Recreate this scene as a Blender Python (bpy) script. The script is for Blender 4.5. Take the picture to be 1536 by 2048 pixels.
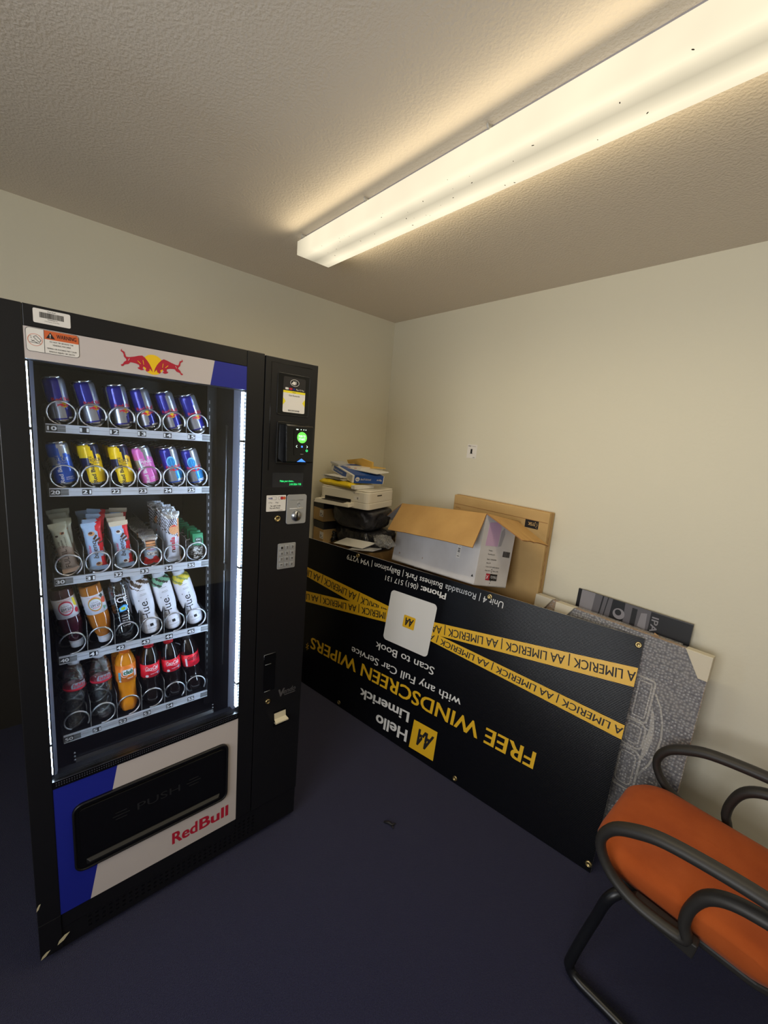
import bpy, bmesh, math, random
import numpy as np
from mathutils import Vector, Matrix, noise
from mathutils.geometry import delaunay_2d_cdt
random.seed(7)
sc = bpy.context.scene
for _o in list(bpy.data.objects):
    bpy.data.objects.remove(_o)
COL = sc.collection
PI = math.pi

# ------------------------------------------------------------------ camera, world, daylight, exposure
cam_d = bpy.data.cameras.new('camera')
cam = bpy.data.objects.new('camera', cam_d)
COL.objects.link(cam)
YAW, PITCH, ROLL = 0.7316, 0.1754, 0.0856
fwd = Vector((-math.cos(YAW)*math.cos(PITCH), math.sin(YAW)*math.cos(PITCH), -math.sin(PITCH)))
rgt = fwd.cross(Vector((0, 0, 1))).normalized()
upv = rgt.cross(fwd)
r2 = math.cos(ROLL)*rgt + math.sin(ROLL)*upv
u2 = -math.sin(ROLL)*rgt + math.cos(ROLL)*upv
cam.matrix_world = Matrix(((r2.x, u2.x, -fwd.x, 2.2436), (r2.y, u2.y, -fwd.y, -1.9681), (r2.z, u2.z, -fwd.z, 1.6), (0, 0, 0, 1)))
cam_d.sensor_fit = 'HORIZONTAL'
cam_d.sensor_width = 36.0
cam_d.lens = 825.35/1536*36
cam_d.clip_start = 0.01
sc.camera = cam

sc.view_settings.view_transform = 'Standard'
sc.view_settings.look = 'None'
sc.view_settings.gamma = 1.0
sc.view_settings.exposure = 0.0
sc.view_settings.use_curve_mapping = False
sc.cycles.max_bounces = 8
sc.cycles.diffuse_bounces = 5
sc.cycles.glossy_bounces = 4
sc.cycles.transmission_bounces = 6
sc.cycles.transparent_max_bounces = 24
sc.cycles.use_denoising = True
sc.cycles.sample_clamp_indirect = 6.0

world = bpy.data.worlds.new('daylight_sky')
sc.world = world
world.use_nodes = True
wn = world.node_tree.nodes['Background']
wn.inputs[0].default_value = (0.62, 0.74, 1.0, 1)
wn.inputs[1].default_value = 1.0

def area(name, loc, target, sx, sy, power, color):
    l = bpy.data.lights.new(name, 'AREA')
    l.shape = 'RECTANGLE'; l.size = sx; l.size_y = sy; l.energy = power; l.color = color
    o = bpy.data.objects.new(name, l); COL.objects.link(o)
    o.location = loc
    d = Vector(target) - Vector(loc)
    o.rotation_euler = d.to_track_quat('-Z', 'Y').to_euler()
    return o
# daylight entering through the window in the front wall, behind the camera
WIN = (1.35, 2.95, 0.95, 2.1)          # x0, x1, z0, z1
DAY = area('window_daylight', ((WIN[0]+WIN[1])/2, -3.5, (WIN[2]+WIN[3])/2), ((WIN[0]+WIN[1])/2 - .35, 0, 1.25), 1.55, 1.1, 42, (0.98, 0.98, 0.97))

# ------------------------------------------------------------------ materials
def c(r, g, b):
    def f(x):
        x /= 255.0
        return x/12.92 if x <= 0.04045 else ((x+0.055)/1.055)**2.4
    return (f(r), f(g), f(b), 1.0)

MATS = {}
def mat(name, col, rough=0.5, metal=0.0, spec=0.5, bump=None, vary=None, coat=0.0, emit=None, trans=0.0, sheen=0.0, alpha=1.0):
    """principled material; bump = (scale, strength, distance), vary = (scale, second colour, low, high)"""
    if name in MATS:
        return MATS[name]
    m = bpy.data.materials.new(name)
    m.use_nodes = True
    nt = m.node_tree
    b = nt.nodes['Principled BSDF']
    b.inputs['Base Color'].default_value = col
    b.inputs['Roughness'].default_value = rough
    b.inputs['Metallic'].default_value = metal
    b.inputs['Specular IOR Level'].default_value = spec
    b.inputs['Coat Weight'].default_value = coat
    b.inputs['Coat Roughness'].default_value = 0.08
    b.inputs['Transmission Weight'].default_value = trans
    b.inputs['Sheen Weight'].default_value = sheen
    b.inputs['Alpha'].default_value = alpha
    if emit:
        b.inputs['Emission Color'].default_value = emit[0]
        b.inputs['Emission Strength'].default_value = emit[1]
    tc = None
    if bump or vary:
        tc = nt.nodes.new('ShaderNodeTexCoord')
    if vary:
        n = nt.nodes.new('ShaderNodeTexNoise')
        n.inputs['Scale'].default_value = vary[0]
        n.inputs['Detail'].default_value = 5
        nt.links.new(tc.outputs['Object'], n.inputs['Vector'])
        r = nt.nodes.new('ShaderNodeValToRGB')
        r.color_ramp.elements[0].position = vary[2]; r.color_ramp.elements[0].color = col
        r.color_ramp.elements[1].position = vary[3]; r.color_ramp.elements[1].color = vary[1]
        nt.links.new(n.outputs['Fac'], r.inputs['Fac'])
        nt.links.new(r.outputs['Color'], b.inputs['Base Color'])
    if bump:
        n = nt.nodes.new('ShaderNodeTexNoise')
        n.inputs['Scale'].default_value = bump[0]
        n.inputs['Detail'].default_value = 4
        nt.links.new(tc.outputs['Object'], n.inputs['Vector'])
        bp = nt.nodes.new('ShaderNodeBump')
        bp.inputs['Strength'].default_value = bump[1]
        bp.inputs['Distance'].default_value = bump[2]
        nt.links.new(n.outputs['Fac'], bp.inputs['Height'])
        nt.links.new(bp.outputs['Normal'], b.inputs['Normal'])
    MATS[name] = m
    return m

def clear_mat(name, tint=(1, 1, 1, 1), base=0.03, edge=0.55, rough=0.04, bump=None, haze=None):
    """thin clear plastic or glass: mostly transparent, mirror-like towards grazing angles"""
    if name in MATS:
        return MATS[name]
    m = bpy.data.materials.new(name); m.use_nodes = True
    nt = m.node_tree; nt.nodes.clear()
    out = nt.nodes.new('ShaderNodeOutputMaterial')
    tr = nt.nodes.new('ShaderNodeBsdfTransparent'); tr.inputs[0].default_value = tint
    gl = nt.nodes.new('ShaderNodeBsdfGlossy'); gl.inputs['Roughness'].default_value = rough
    fr = nt.nodes.new('ShaderNodeLayerWeight'); fr.inputs['Blend'].default_value = 0.35
    mr = nt.nodes.new('ShaderNodeMapRange')
    mr.inputs['To Min'].default_value = base; mr.inputs['To Max'].default_value = edge
    nt.links.new(fr.outputs['Facing'], mr.inputs['Value'])
    mx = nt.nodes.new('ShaderNodeMixShader')
    nt.links.new(mr.outputs[0], mx.inputs[0]); nt.links.new(tr.outputs[0], mx.inputs[1]); nt.links.new(gl.outputs[0], mx.inputs[2])
    last = mx
    if haze:
        df = nt.nodes.new('ShaderNodeBsdfDiffuse'); df.inputs[0].default_value = haze[1]
        m2 = nt.nodes.new('ShaderNodeMixShader'); m2.inputs[0].default_value = haze[0]
        nt.links.new(mx.outputs[0], m2.inputs[1]); nt.links.new(df.outputs[0], m2.inputs[2]); last = m2
    if bump:
        tc = nt.nodes.new('ShaderNodeTexCoord')
        n = nt.nodes.new('ShaderNodeTexNoise'); n.inputs['Scale'].default_value = bump[0]; n.inputs['Detail'].default_value = 3
        nt.links.new(tc.outputs['Object'], n.inputs['Vector'])
        bp = nt.nodes.new('ShaderNodeBump'); bp.inputs['Strength'].default_value = bump[1]; bp.inputs['Distance'].default_value = bump[2]
        nt.links.new(n.outputs['Fac'], bp.inputs['Height'])
        nt.links.new(bp.outputs[0], gl.inputs['Normal']); nt.links.new(bp.outputs[0], fr.inputs['Normal'])
    nt.links.new(last.outputs[0], out.inputs[0])
    MATS[name] = m
    return m

# ------------------------------------------------------------------ mesh collecting
class MB:
    def __init__(self):
        self.v = []; self.f = []; self.mi = []; self.sm = []; self.mats = []
    def slot(self, m):
        if m not in self.mats:
            self.mats.append(m)
        return self.mats.index(m)
    def add(self, vs, fs, m, smooth=False):
        o = len(self.v)
        self.v.extend(Vector(x) for x in vs)
        for i, f in enumerate(fs):
            self.f.append([o+k for k in f])
            self.mi.append(self.slot(m[i] if isinstance(m, list) else m))
            self.sm.append(smooth)
        return self
    def bx(self, x0, x1, y0, y1, z0, z1, m, M=None):
        vs = [Vector((x, y, z)) for x in (x0, x1) for y in (y0, y1) for z in (z0, z1)]
        if M is not None:
            vs = [M @ q for q in vs]
        return self.add(vs, [(0, 1, 3, 2), (4, 6, 7, 5), (0, 4, 5, 1), (2, 3, 7, 6), (0, 2, 6, 4), (1, 5, 7, 3)], m)
    def prism(self, pts, O, U, V, d, m, mside=None, smooth=False):
        """polygon pts (u, v) in the frame O, U, V, thickened by d along U x V"""
        O, U, V = Vector(O), Vector(U), Vector(V)
        N = U.cross(V).normalized()
        n = len(pts)
        a = [O+U*p[0]+V*p[1] for p in pts]
        if not d:
            return self.add(a, [list(range(n))], m)
        b = [q+N*d for q in a]
        self.add(a+b, [list(range(n))[::-1], list(range(n, 2*n))], m)
        o = len(self.v)-2*n
        for i in range(n):
            j = (i+1) % n
            self.f.append([o+i, o+j, o+n+j, o+n+i]); self.mi.append(self.slot(mside or m)); self.sm.append(smooth)
        return self
    def tube(self, path, r, m, seg=8, closed=False, flat=None):
        P = [Vector(p) for p in path]
        n = len(P)
        T = []
        for i in range(n):
            if closed:
                t = P[(i+1) % n]-P[i-1]
            else:
                t = P[min(i+1, n-1)]-P[max(i-1, 0)]
            T.append(t.normalized())
        ref = Vector((0, 0, 1)) if abs(T[0].z) < 0.9 else Vector((1, 0, 0))
        A = T[0].cross(ref).normalized()
        vs = []; fs = []
        for i in range(n):
            A = (A - T[i]*A.dot(T[i])).normalized()
            B = T[i].cross(A)
            rr = r[i] if isinstance(r, (list, tuple)) else r
            for k in range(seg):
                an = 2*PI*k/seg
                d = A*math.cos(an)*rr+B*math.sin(an)*rr
                if flat:
                    F, s = flat
                    F = Vector(F); d = d + F*(d.dot(F))*(s-1)
                vs.append(P[i]+d)
        for i in range(n if closed else n-1):
            j = (i+1) % n
            for k in range(seg):
                l = (k+1) % seg
                fs.append((i*seg+k, i*seg+l, j*seg+l, j*seg+k))
        self.add(vs, fs, m, True)
        if not closed:
            o = len(self.v)-n*seg
            self.f.append([o+k for k in range(seg)][::-1]); self.mi.append(self.slot(m)); self.sm.append(False)
            self.f.append([o+(n-1)*seg+k for k in range(seg)]); self.mi.append(self.slot(m)); self.sm.append(False)
        return self
    def lathe(self, prof, m, seg=32, M=None, smooth=True, rf=None):
        """profile [(r, z)] about Z; m is a material or fn(theta, z) -> material; rf(theta, z) scales r"""
        vs = []; fs = []; ms = []
        n = len(prof)
        for (r, z) in prof:
            for k in range(seg):
                th = 2*PI*k/seg - PI
                s = rf(th, z) if rf else 1.0
                q = Vector((r*s*math.cos(th), r*s*math.sin(th), z))
                vs.append(M @ q if M is not None else q)
        for i in range(n-1):
            for k in range(seg):
                l = (k+1) % seg
                fs.append((i*seg+k, i*seg+l, (i+1)*seg+l, (i+1)*seg+k))
                ms.append(m(2*PI*(k+.5)/seg-PI, (prof[i][1]+prof[i+1][1])/2) if callable(m) else m)
        if prof[0][0] > 1e-5:
            fs.append([k for k in range(seg)][::-1]); ms.append(ms[0])
        if prof[-1][0] > 1e-5:
            fs.append([(n-1)*seg+k for k in range(seg)]); ms.append(ms[-1])
        return self.add(vs, fs, ms, smooth)
    def grid(self, nu, nv, fn, m, smooth=True):
        vs = [fn(i/nu, j/nv) for j in range(nv+1) for i in range(nu+1)]
        fs = []; ms = []
        for j in range(nv):
            for i in range(nu):
                a = j*(nu+1)+i
                fs.append((a, a+1, a+nu+2, a+nu+1))
                ms.append(m((i+.5)/nu, (j+.5)/nv) if callable(m) else m)
        return self.add(vs, fs, ms, smooth)
    def ellipsoid(self, ctr, rx, ry, rz, m, seg=10, rings=6):
        ctr = Vector(ctr); prof = []
        vs = []; fs = []
        for i in range(rings+1):
            a = PI*i/rings-PI/2
            for k in range(seg):
                t = 2*PI*k/seg
                vs.append(ctr+Vector((rx*math.cos(a)*math.cos(t), ry*math.cos(a)*math.sin(t), rz*math.sin(a))))
        for i in range(rings):
            for k in range(seg):
                l = (k+1) % seg
                fs.append((i*seg+k, i*seg+l, (i+1)*seg+l, (i+1)*seg+k))
        return self.add(vs, fs, m, True)
    def text(self, body, m, fn, w=None, cap=None, bold=0.0, cuts=0, shear=0.0):
        """lettering mapped by fn(x, y) with x in 0..w from the left and y = 0 on the baseline"""
        vs, fs, bw, ch = text_mesh(body, bold, cuts, shear)
        sy = cap/ch
        sx = (w/bw) if w else sy
        self.add([fn(p[0]*sx, p[1]*sy) for p in vs], fs, m)
        return bw*sx
    def build(self, name, parent=None, bevel=None, smooth_angle=None, normals=True):
        me = bpy.data.meshes.new(name)
        off = Vector((0, 0, 0))
        if parent is not None and parent.get('_w'):
            q = parent
            while q is not None:
                off += q.location; q = q.parent
        me.from_pydata([q-off for q in self.v], [], self.f)
        for mm in self.mats:
            me.materials.append(mm)
        me.polygons.foreach_set('material_index', self.mi)
        me.polygons.foreach_set('use_smooth', self.sm)
        if normals:
            bm = bmesh.new(); bm.from_mesh(me)
            bmesh.ops.recalc_face_normals(bm, faces=bm.faces)
            bm.to_mesh(me); bm.free()
        me.update()
        o = bpy.data.objects.new(name, me)
        COL.objects.link(o)
        if parent is not None:
            o.parent = parent
        if parent is not None and parent.get('_w'):
            o['_w'] = 1
        if smooth_angle:
            me.polygons.foreach_set('use_smooth', [True]*len(me.polygons))
            me.set_sharp_from_angle(angle=math.radians(smooth_angle))
        if bevel:
            b = o.modifiers.new('bevel', 'BEVEL'); b.width = bevel; b.segments = 2; b.limit_method = 'ANGLE'; b.angle_limit = math.radians(40)
        return o

_T = {}
def text_mesh(body, bold, cuts, shear):
    key = (body, bold, cuts, shear)
    if key in _T:
        return _T[key]
    def make(s):
        cu = bpy.data.curves.new('lettering_source', 'FONT'); cu.body = s; cu.shear = shear; cu.resolution_u = 3
        o = bpy.data.objects.new('lettering_source', cu); COL.objects.link(o)
        dg = bpy.context.evaluated_depsgraph_get()
        me = bpy.data.meshes.new_from_object(o.evaluated_get(dg))
        bpy.data.objects.remove(o); bpy.data.curves.remove(cu)
        return me
    h = make('H'); ch = max(q.co.y for q in h.vertices)-min(q.co.y for q in h.vertices); bpy.data.meshes.remove(h)
    me = make(body)
    x0 = min(q.co.x for q in me.vertices); x1 = max(q.co.x for q in me.vertices)
    bm = bmesh.new()
    if not bold:
        bm.from_mesh(me)
    else:                                 # heavier strokes: union of the glyphs printed a hair aside
        sh_ = [(-bold*.8, 0), (bold*.8, 0)] if bold < .02 else [(-bold*.8, -bold*.4), (bold*.8, -bold*.4), (-bold*.8, bold*.4), (bold*.8, bold*.4), (0, 0)]
        pv = []; pf = []
        for dx, dy in sh_:
            o_ = len(pv)
            pv += [Vector((q.co.x+dx, q.co.y+dy)) for q in me.vertices]
            pf += [[o_+i for i in p.vertices] for p in me.polygons]
        rv, re_, rf, ov, oe, of = delaunay_2d_cdt(pv, [], pf, 0, 1e-5)
        bv = [bm.verts.new((q.x, q.y, 0)) for q in rv]
        tri = np.array([[pv[a], pv[f[i]], pv[f[i+1]]] for f in pf for a in (f[0],) for i in range(1, len(f)-1)])
        cen = np.array([(rv[f[0]]+rv[f[1]]+rv[f[2]])/3 for f in rf])
        cr_ = lambda a, b: a[..., 0]*b[..., 1]-a[..., 1]*b[..., 0]
        sg = [cr_((tri[:, (k+1) % 3]-tri[:, k])[None], cen[:, None]-tri[:, k][None]) for k in range(3)]
        ins = (((sg[0] >= 0) & (sg[1] >= 0) & (sg[2] >= 0)) | ((sg[0] <= 0) & (sg[1] <= 0) & (sg[2] <= 0)))
        ins = (ins & (np.abs(cr_(tri[:, 1]-tri[:, 0], tri[:, 2]-tri[:, 0])) > 1e-9)[None]).any(1)
        for i, f in enumerate(rf):
            if ins[i]:
                bm.faces.new([bv[k] for k in f])
        for q in [q for q in bm.verts if not q.link_faces]:
            bm.verts.remove(q)
    for k in range(1, cuts):
        x = x0+(x1-x0)*k/cuts
        bmesh.ops.bisect_plane(bm, geom=bm.verts[:]+bm.edges[:]+bm.faces[:], plane_co=(x, 0, 0), plane_no=(1, 0, 0), dist=1e-6)
    bm.verts.index_update()
    vs = [(q.co.x-x0, q.co.y) for q in bm.verts]
    fs = [[q.index for q in f.verts] for f in bm.faces]
    bm.free(); bpy.data.meshes.remove(me)
    _T[key] = (vs, fs, x1-x0, ch)
    return _T[key]

def flat(O, U, V):
    O, U, V = Vector(O), Vector(U), Vector(V)
    return lambda x, y: O+U*x+V*y

def empty(name, loc=(0, 0, 0), M=None, world=False):
    o = bpy.data.objects.new(name, None); COL.objects.link(o)
    o.empty_display_size = 0.05
    if M is not None:
        o.matrix_world = M
    else:
        o.location = loc
    if world:
        o['_w'] = 1
    return o
def tag(o, label, cat, group=None):
    o['label'] = label; o['category'] = cat
    if group:
        o['group'] = group
    return o
def structure(o):
    o['kind'] = 'structure'
    return o
def rrect(w, h, r, n=4, cx=0.0, cy=0.0):
    pts = []
    for (sx, sy, a0) in ((1, 1, 0), (-1, 1, 90), (-1, -1, 180), (1, -1, 270)):
        for k in range(n+1):
            a = math.radians(a0+90*k/n)
            pts.append((cx+sx*(w/2-r)+r*math.cos(a), cy+sy*(h/2-r)+r*math.sin(a)))
    return pts
def circle(r, n=20, cx=0.0, cy=0.0, ry=None):
    ry = ry or r
    return [(cx+r*math.cos(2*PI*k/n), cy+ry*math.sin(2*PI*k/n)) for k in range(n)]

# ------------------------------------------------------------------ the room
M_WALL = mat('cream_wall_paint', c(216, 211, 192), 0.62, spec=0.3, bump=(60, 0.12, 0.004))
M_CEIL = mat('stippled_ceiling_paint', c(222, 211, 196), 0.8, spec=0.2, bump=(130, 0.32, 0.009))
M_CARPET = mat('navy_carpet', c(33, 34, 63), 0.95, spec=0.1, bump=(420, 0.9, 0.006), vary=(260, c(47, 48, 80), 0.38, 0.72), sheen=0.15)
M_SKIRT = mat('dark_skirting', c(24, 24, 30), 0.6)
H = 2.376
XB, YF = 3.75, -3.4
structure(MB().bx(-.5, XB+.1, YF-.1, .1, -.1, 0, M_CARPET).build('floor'))
structure(MB().bx(-.1, XB+.1, YF-.1, .1, H, H+.1, M_CEIL).build('ceiling'))
# left wall with a doorway beside the machine, where an added dark panel paints its unlit depth
structure(MB().bx(-.4, 0, -1.76, .1, 0, H, M_WALL).bx(-.4, 0, -2.95, -1.76, 1.992, H, M_WALL).bx(-.4, 0, YF-.1, -2.95, 0, H, M_WALL).build('wall_left'))
M_SHADE = mat('dark_recess_shade', c(50, 46, 40), 0.55)
structure(MB().bx(-.40, -.335, -2.95, -1.76, 0, 1.992, M_SHADE).build('shade_panel_1'))
structure(MB().bx(0, XB, 0, .1, 0, H, M_WALL).build('wall_right'))
structure(MB().bx(XB, XB+.1, YF-.1, .1, 0, H, M_WALL).build('wall_back'))
wf = MB()
x0, x1, z0, z1 = WIN
wf.bx(0, x0, YF-.1, YF, 0, H, M_WALL).bx(x1, XB, YF-.1, YF, 0, H, M_WALL).bx(x0, x1, YF-.1, YF, 0, z0, M_WALL).bx(x0, x1, YF-.1, YF, z1, H, M_WALL)
structure(wf.build('wall_front'))
M_WHITE = mat('white_plastic', c(226, 226, 222), 0.4)
w = MB()
w.bx(x0, x0+.05, YF-.08, YF+.01, z0, z1, M_WHITE).bx(x1-.05, x1, YF-.08, YF+.01, z0, z1, M_WHITE).bx(x0, x1, YF-.08, YF+.01, z0, z0+.05, M_WHITE).bx(x0, x1, YF-.08, YF+.01, z1-.05, z1, M_WHITE)
w.bx((x0+x1)/2-.025, (x0+x1)/2+.025, YF-.07, YF, z0, z1, M_WHITE)
wo = structure(w.build('window_1'))
structure(MB().bx(x0+.04, x1-.04, YF-.05, YF-.044, z0+.04, z1-.04, clear_mat('window_pane_glass', base=.02, edge=.3)).build('pane', wo))
structure(MB().bx(0, .012, -1.76, -.0, 0, .12, M_SKIRT).build('baseboard_left'))

# ------------------------------------------------------------------ the fluorescent light
def lamp_material():
    m = bpy.data.materials.new('lit_prismatic_diffuser'); m.use_nodes = True
    nt = m.node_tree; nt.nodes.clear()
    out = nt.nodes.new('ShaderNodeOutputMaterial')
    em = nt.nodes.new('ShaderNodeEmission')
    tc = nt.nodes.new('ShaderNodeTexCoord'); sp = nt.nodes.new('ShaderNodeSeparateXYZ')
    nt.links.new(tc.outputs['Object'], sp.inputs[0])
    # two tubes glow through the diffuser: brighter along y = +-0.05, dimmer between them and at the ends
    ab = nt.nodes.new('ShaderNodeMath'); ab.operation = 'ABSOLUTE'
    nt.links.new(sp.outputs['Y'], ab.inputs[0])
    ry = nt.nodes.new('ShaderNodeValToRGB')
    e = ry.color_ramp.elements
    e[0].position = 0.0; e[0].color = (.62, .59, .50, 1)
    e[1].position = 1.0; e[1].color = (.90, .90, .90, 1)
    k = e.new(.3); k.color = (.78, .76, .70, 1)
    k = e.new(.62); k.color = (1, 1, 1, 1)
    my = nt.nodes.new('ShaderNodeMath'); my.operation = 'MULTIPLY'; my.inputs[1].default_value = 1/.078
    nt.links.new(ab.outputs[0], my.inputs[0]); nt.links.new(my.outputs[0], ry.inputs['Fac'])
    ax = nt.nodes.new('ShaderNodeMath'); ax.operation = 'ABSOLUTE'; nt.links.new(sp.outputs['X'], ax.inputs[0])
    rx = nt.nodes.new('ShaderNodeMapRange'); rx.inputs['From Min'].default_value = .80; rx.inputs['From Max'].default_value = .91
    rx.inputs['To Min'].default_value = 1.0; rx.inputs['To Max'].default_value = .62
    nt.links.new(ax.outputs[0], rx.inputs['Value'])
    n = nt.nodes.new('ShaderNodeTexNoise'); n.inputs['Scale'].default_value = 5; nt.links.new(tc.outputs['Object'], n.inputs['Vector'])
    nr = nt.nodes.new('ShaderNodeMapRange'); nr.inputs['From Min'].default_value = .3; nr.inputs['From Max'].default_value = .7
    nr.inputs['To Min'].default_value = .93; nr.inputs['To Max'].default_value = 1.05
    nt.links.new(n.outputs['Fac'], nr.inputs['Value'])
    a = nt.nodes.new('ShaderNodeMath'); a.operation = 'MULTIPLY'; b = nt.nodes.new('ShaderNodeMath'); b.operation = 'MULTIPLY'
    nt.links.new(ry.outputs['Color'], a.inputs[0]); nt.links.new(rx.outputs[0], a.inputs[1])
    nt.links.new(a.outputs[0], b.inputs[0]); nt.links.new(nr.outputs[0], b.inputs[1])
    s = nt.nodes.new('ShaderNodeMath'); s.operation = 'MULTIPLY'; s.inputs[1].default_value = LAMP_STRENGTH
    nt.links.new(b.outputs[0], s.inputs[0]); nt.links.new(s.outputs[0], em.inputs['Strength'])
    em.inputs['Color'].default_value = (1.0, 0.885, 0.64, 1)
    nt.links.new(em.outputs[0], out.inputs[0])
    return m
LAMP_STRENGTH = 1.16
LX0, LX1, LY0, LY1, LZ0, LZ1 = .565, 2.385, -1.065, -.909, 2.3106, 2.364
lamp = empty('ceiling_light', ((LX0+LX1)/2, (LY0+LY1)/2, LZ1), world=True)
tag(lamp, 'long lit fluorescent ceiling light with a warm white box diffuser', 'ceiling light')
M_LAMP = lamp_material()
d = MB().bx(LX0, LX1, LY0, LY1, LZ0, LZ1, M_LAMP)
d.build('diffuser', lamp, bevel=.004)
# the light of the two tubes leaving the diffuser: rows of small lamps along its underside and both sides
TUBE_W = 45.0
def tube_row(y, z, n, power, direction):
    for k in range(n):
        l = bpy.data.lights.new('tube_light', 'SPOT'); l.energy = power/n; l.color = (1.0, .84, .56); l.shadow_soft_size = 0.0
        l.spot_size = math.radians(178); l.spot_blend = 1.0
        o = bpy.data.objects.new('tube_light', l); COL.objects.link(o)
        o.parent = lamp
        o.location = Vector((LX0+.04+(LX1-LX0-.06)*(k+.5)/n, y, z))-lamp.location
        o.rotation_euler = Vector(direction).to_track_quat('-Z', 'Y').to_euler()
tube_row((LY0+LY1)/2, LZ0-.006, 18, TUBE_W*.74, (0, 0, -1))
tube_row(LY0-.022, LZ0+.004, 36, TUBE_W*.13, (0, -1, .1))
tube_row(LY1+.022, LZ0+.004, 36, TUBE_W*.13, (0, 1, .1))
M_GREYM = mat('grey_painted_metal', c(150, 146, 150), 0.5)
MB().bx(LX0+.01, LX1-.01, LY0+.012, LY1-.012, LZ1, H, M_GREYM).build('gear_tray', lamp)
M_CLIP = mat('clear_grey_clip', c(190, 186, 178), 0.35)
for xx in (.62, 1.02, 1.5, 2.0):
    q = MB()
    q.tube([(xx, LY0+.01, LZ1+.004), (xx, LY0-.008, LZ1+.006), (xx+.004, LY0-.012, LZ1), (xx+.004, LY0-.006, LZ1-.008)], .003, M_CLIP, 6)
    q.build('clip', lamp)
M_SPECK = mat('dead_insect_specks', c(70, 58, 40), 0.9)
q = MB()
for k in range(34):
    xx = random.uniform(LX0+.08, 1.95); yy = random.uniform(LY0+.01, LY1-.01); r = random.uniform(.0012, .0034); a = random.uniform(0, PI)
    q.prism(circle(r, 7, 0, 0, r*.45), (xx, yy, LZ0-.0006), (math.cos(a), math.sin(a), 0), (-math.sin(a), math.cos(a), 0), .0003, M_SPECK)
q.build('dirt_specks', lamp)['kind'] = 'stuff'

# ------------------------------------------------------------------ the vending machine
F = 0.957                                   # plane of its front
VL, VR, VS = -1.998, -1.174, -1.368         # left side, right side, seam of the control column
WL, WR, WB, WT = -1.946, -1.427, 0.585, 1.7116   # window opening
vm = empty('vending_machine', ((F+.08)/2, (VL+VR)/2, 0), world=True)
tag(vm, 'tall black glass-fronted snack and drink vending machine with lit shelves', 'vending machine')
M_BLK = mat('black_powder_coat', c(17, 17, 20), 0.42, spec=0.4, bump=(700, 0.06, 0.001))
M_BLK2 = mat('black_inner_sheet', c(16, 17, 21), 0.38, spec=0.5)
M_BLK3 = mat('black_gloss_plastic', c(10, 10, 11), 0.18, spec=0.5)
M_LINER = mat('pale_grey_liner', c(118, 124, 142), 0.4, spec=0.5)
M_CHIP = mat('bare_chipped_paint', c(196, 186, 152), 0.8)
M_GREYP = mat('printed_pale_grey', c(196, 187, 184), 0.45)
M_BLUEP = mat('printed_royal_blue', c(26, 36, 140), 0.42)
M_STEEL = mat('brushed_steel', c(176, 178, 182), 0.3, metal=1.0)
M_ZINC = mat('zinc_wire', c(225, 228, 235), 0.28, metal=1.0)
M_ALU = mat('matt_silver_plate', c(176, 178, 180), 0.42, metal=0.55)
M_INK = mat('black_ink', c(20, 18, 22), 0.6)
M_PAPER = mat('white_sticker', c(226, 222, 216), 0.5)
M_RED = mat('crimson_print', c(178, 28, 52), 0.45)
M_YEL = mat('sun_yellow_print', c(240, 196, 24), 0.45)
M_ORNG = mat('warning_orange', c(206, 98, 48), 0.5)

# cabinet: hollow shell
q = MB()
q.bx(.08, .885, VL, VL+.03, .03, 1.826, M_BLK).bx(.08, .885, WR+.012, VR, .03, 1.826, M_BLK)
q.bx(.08, .11, VL+.03, WR+.012, .03, 1.826, M_BLK2).bx(.11, .885, VL+.03, WR+.012, 1.75, 1.826, M_BLK2).bx(.11, .885, VL+.03, WR+.012, .03, .46, M_BLK2)
q.bx(.11, .30, VL+.03, WR+.012, .46, 1.75, M_BLK2)
q.build('cabinet', vm)
q = MB()
for (xx, yy) in ((.14, VL+.06), (.83, VL+.06), (.14, VR-.06), (.83, VR-.06)):
    f = MB().lathe([(.022, 0), (.022, .01), (.012, .012), (.012, .03)], M_BLK2, 12, Matrix.Translation((xx, yy, 0)))
    f.build('foot', vm)
# kick plate with rows of vent holes
kp = MB().bx(.87, F-.006, WL, VR-.001, .024, .146, M_BLK)
for i in range(30):
    for j in range(5):
        yy = VL+.12+.018*i; zz = .05+.016*j
        kp.prism(rrect(.009, .007, .002, 2), (F-.0059, yy, zz), (0, 1, 0), (0, 0, 1), .0004, M_BLK3)
for (yy, zz, ww, hh) in ((-1.9985, .204, .010, .020), (-1.958, .050, .030, .024), (-1.9965, .030, .022, .018)):
    kp.prism([(0, 0), (ww*.5, hh*.25), (ww, hh), (ww*.6, hh*.95), (ww*.15, hh*.5)], (F-.0054 if yy > -1.95 else F+.0004, yy, zz), (0, 1, 0), (0, 0, 1), .0006, M_CHIP)
kp.build('kick_plate', vm)

# door frame around window, header and lower panel
q = MB()
q.bx(.885, F, VL, WL, .148, 1.83, M_BLK).bx(.885, F, WL, WR, 1.7816, 1.83, M_BLK).bx(.885, F, WR, VS-.0015, .148, 1.83, M_BLK)
q.bx(.885, F-.004, WL, WR, .095, .1484, M_BLK)
q.bx(.90, F-.003, WL, WR, 1.7116, 1.7816, M_BLK2)
q.bx(.885, F-.004, WL, WR, .148, .58, M_BLK2)
q.bx(.885, F, VL, WL, .028, .148, M_BLK)
door = q.build('door_frame', vm, bevel=.002)
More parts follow.
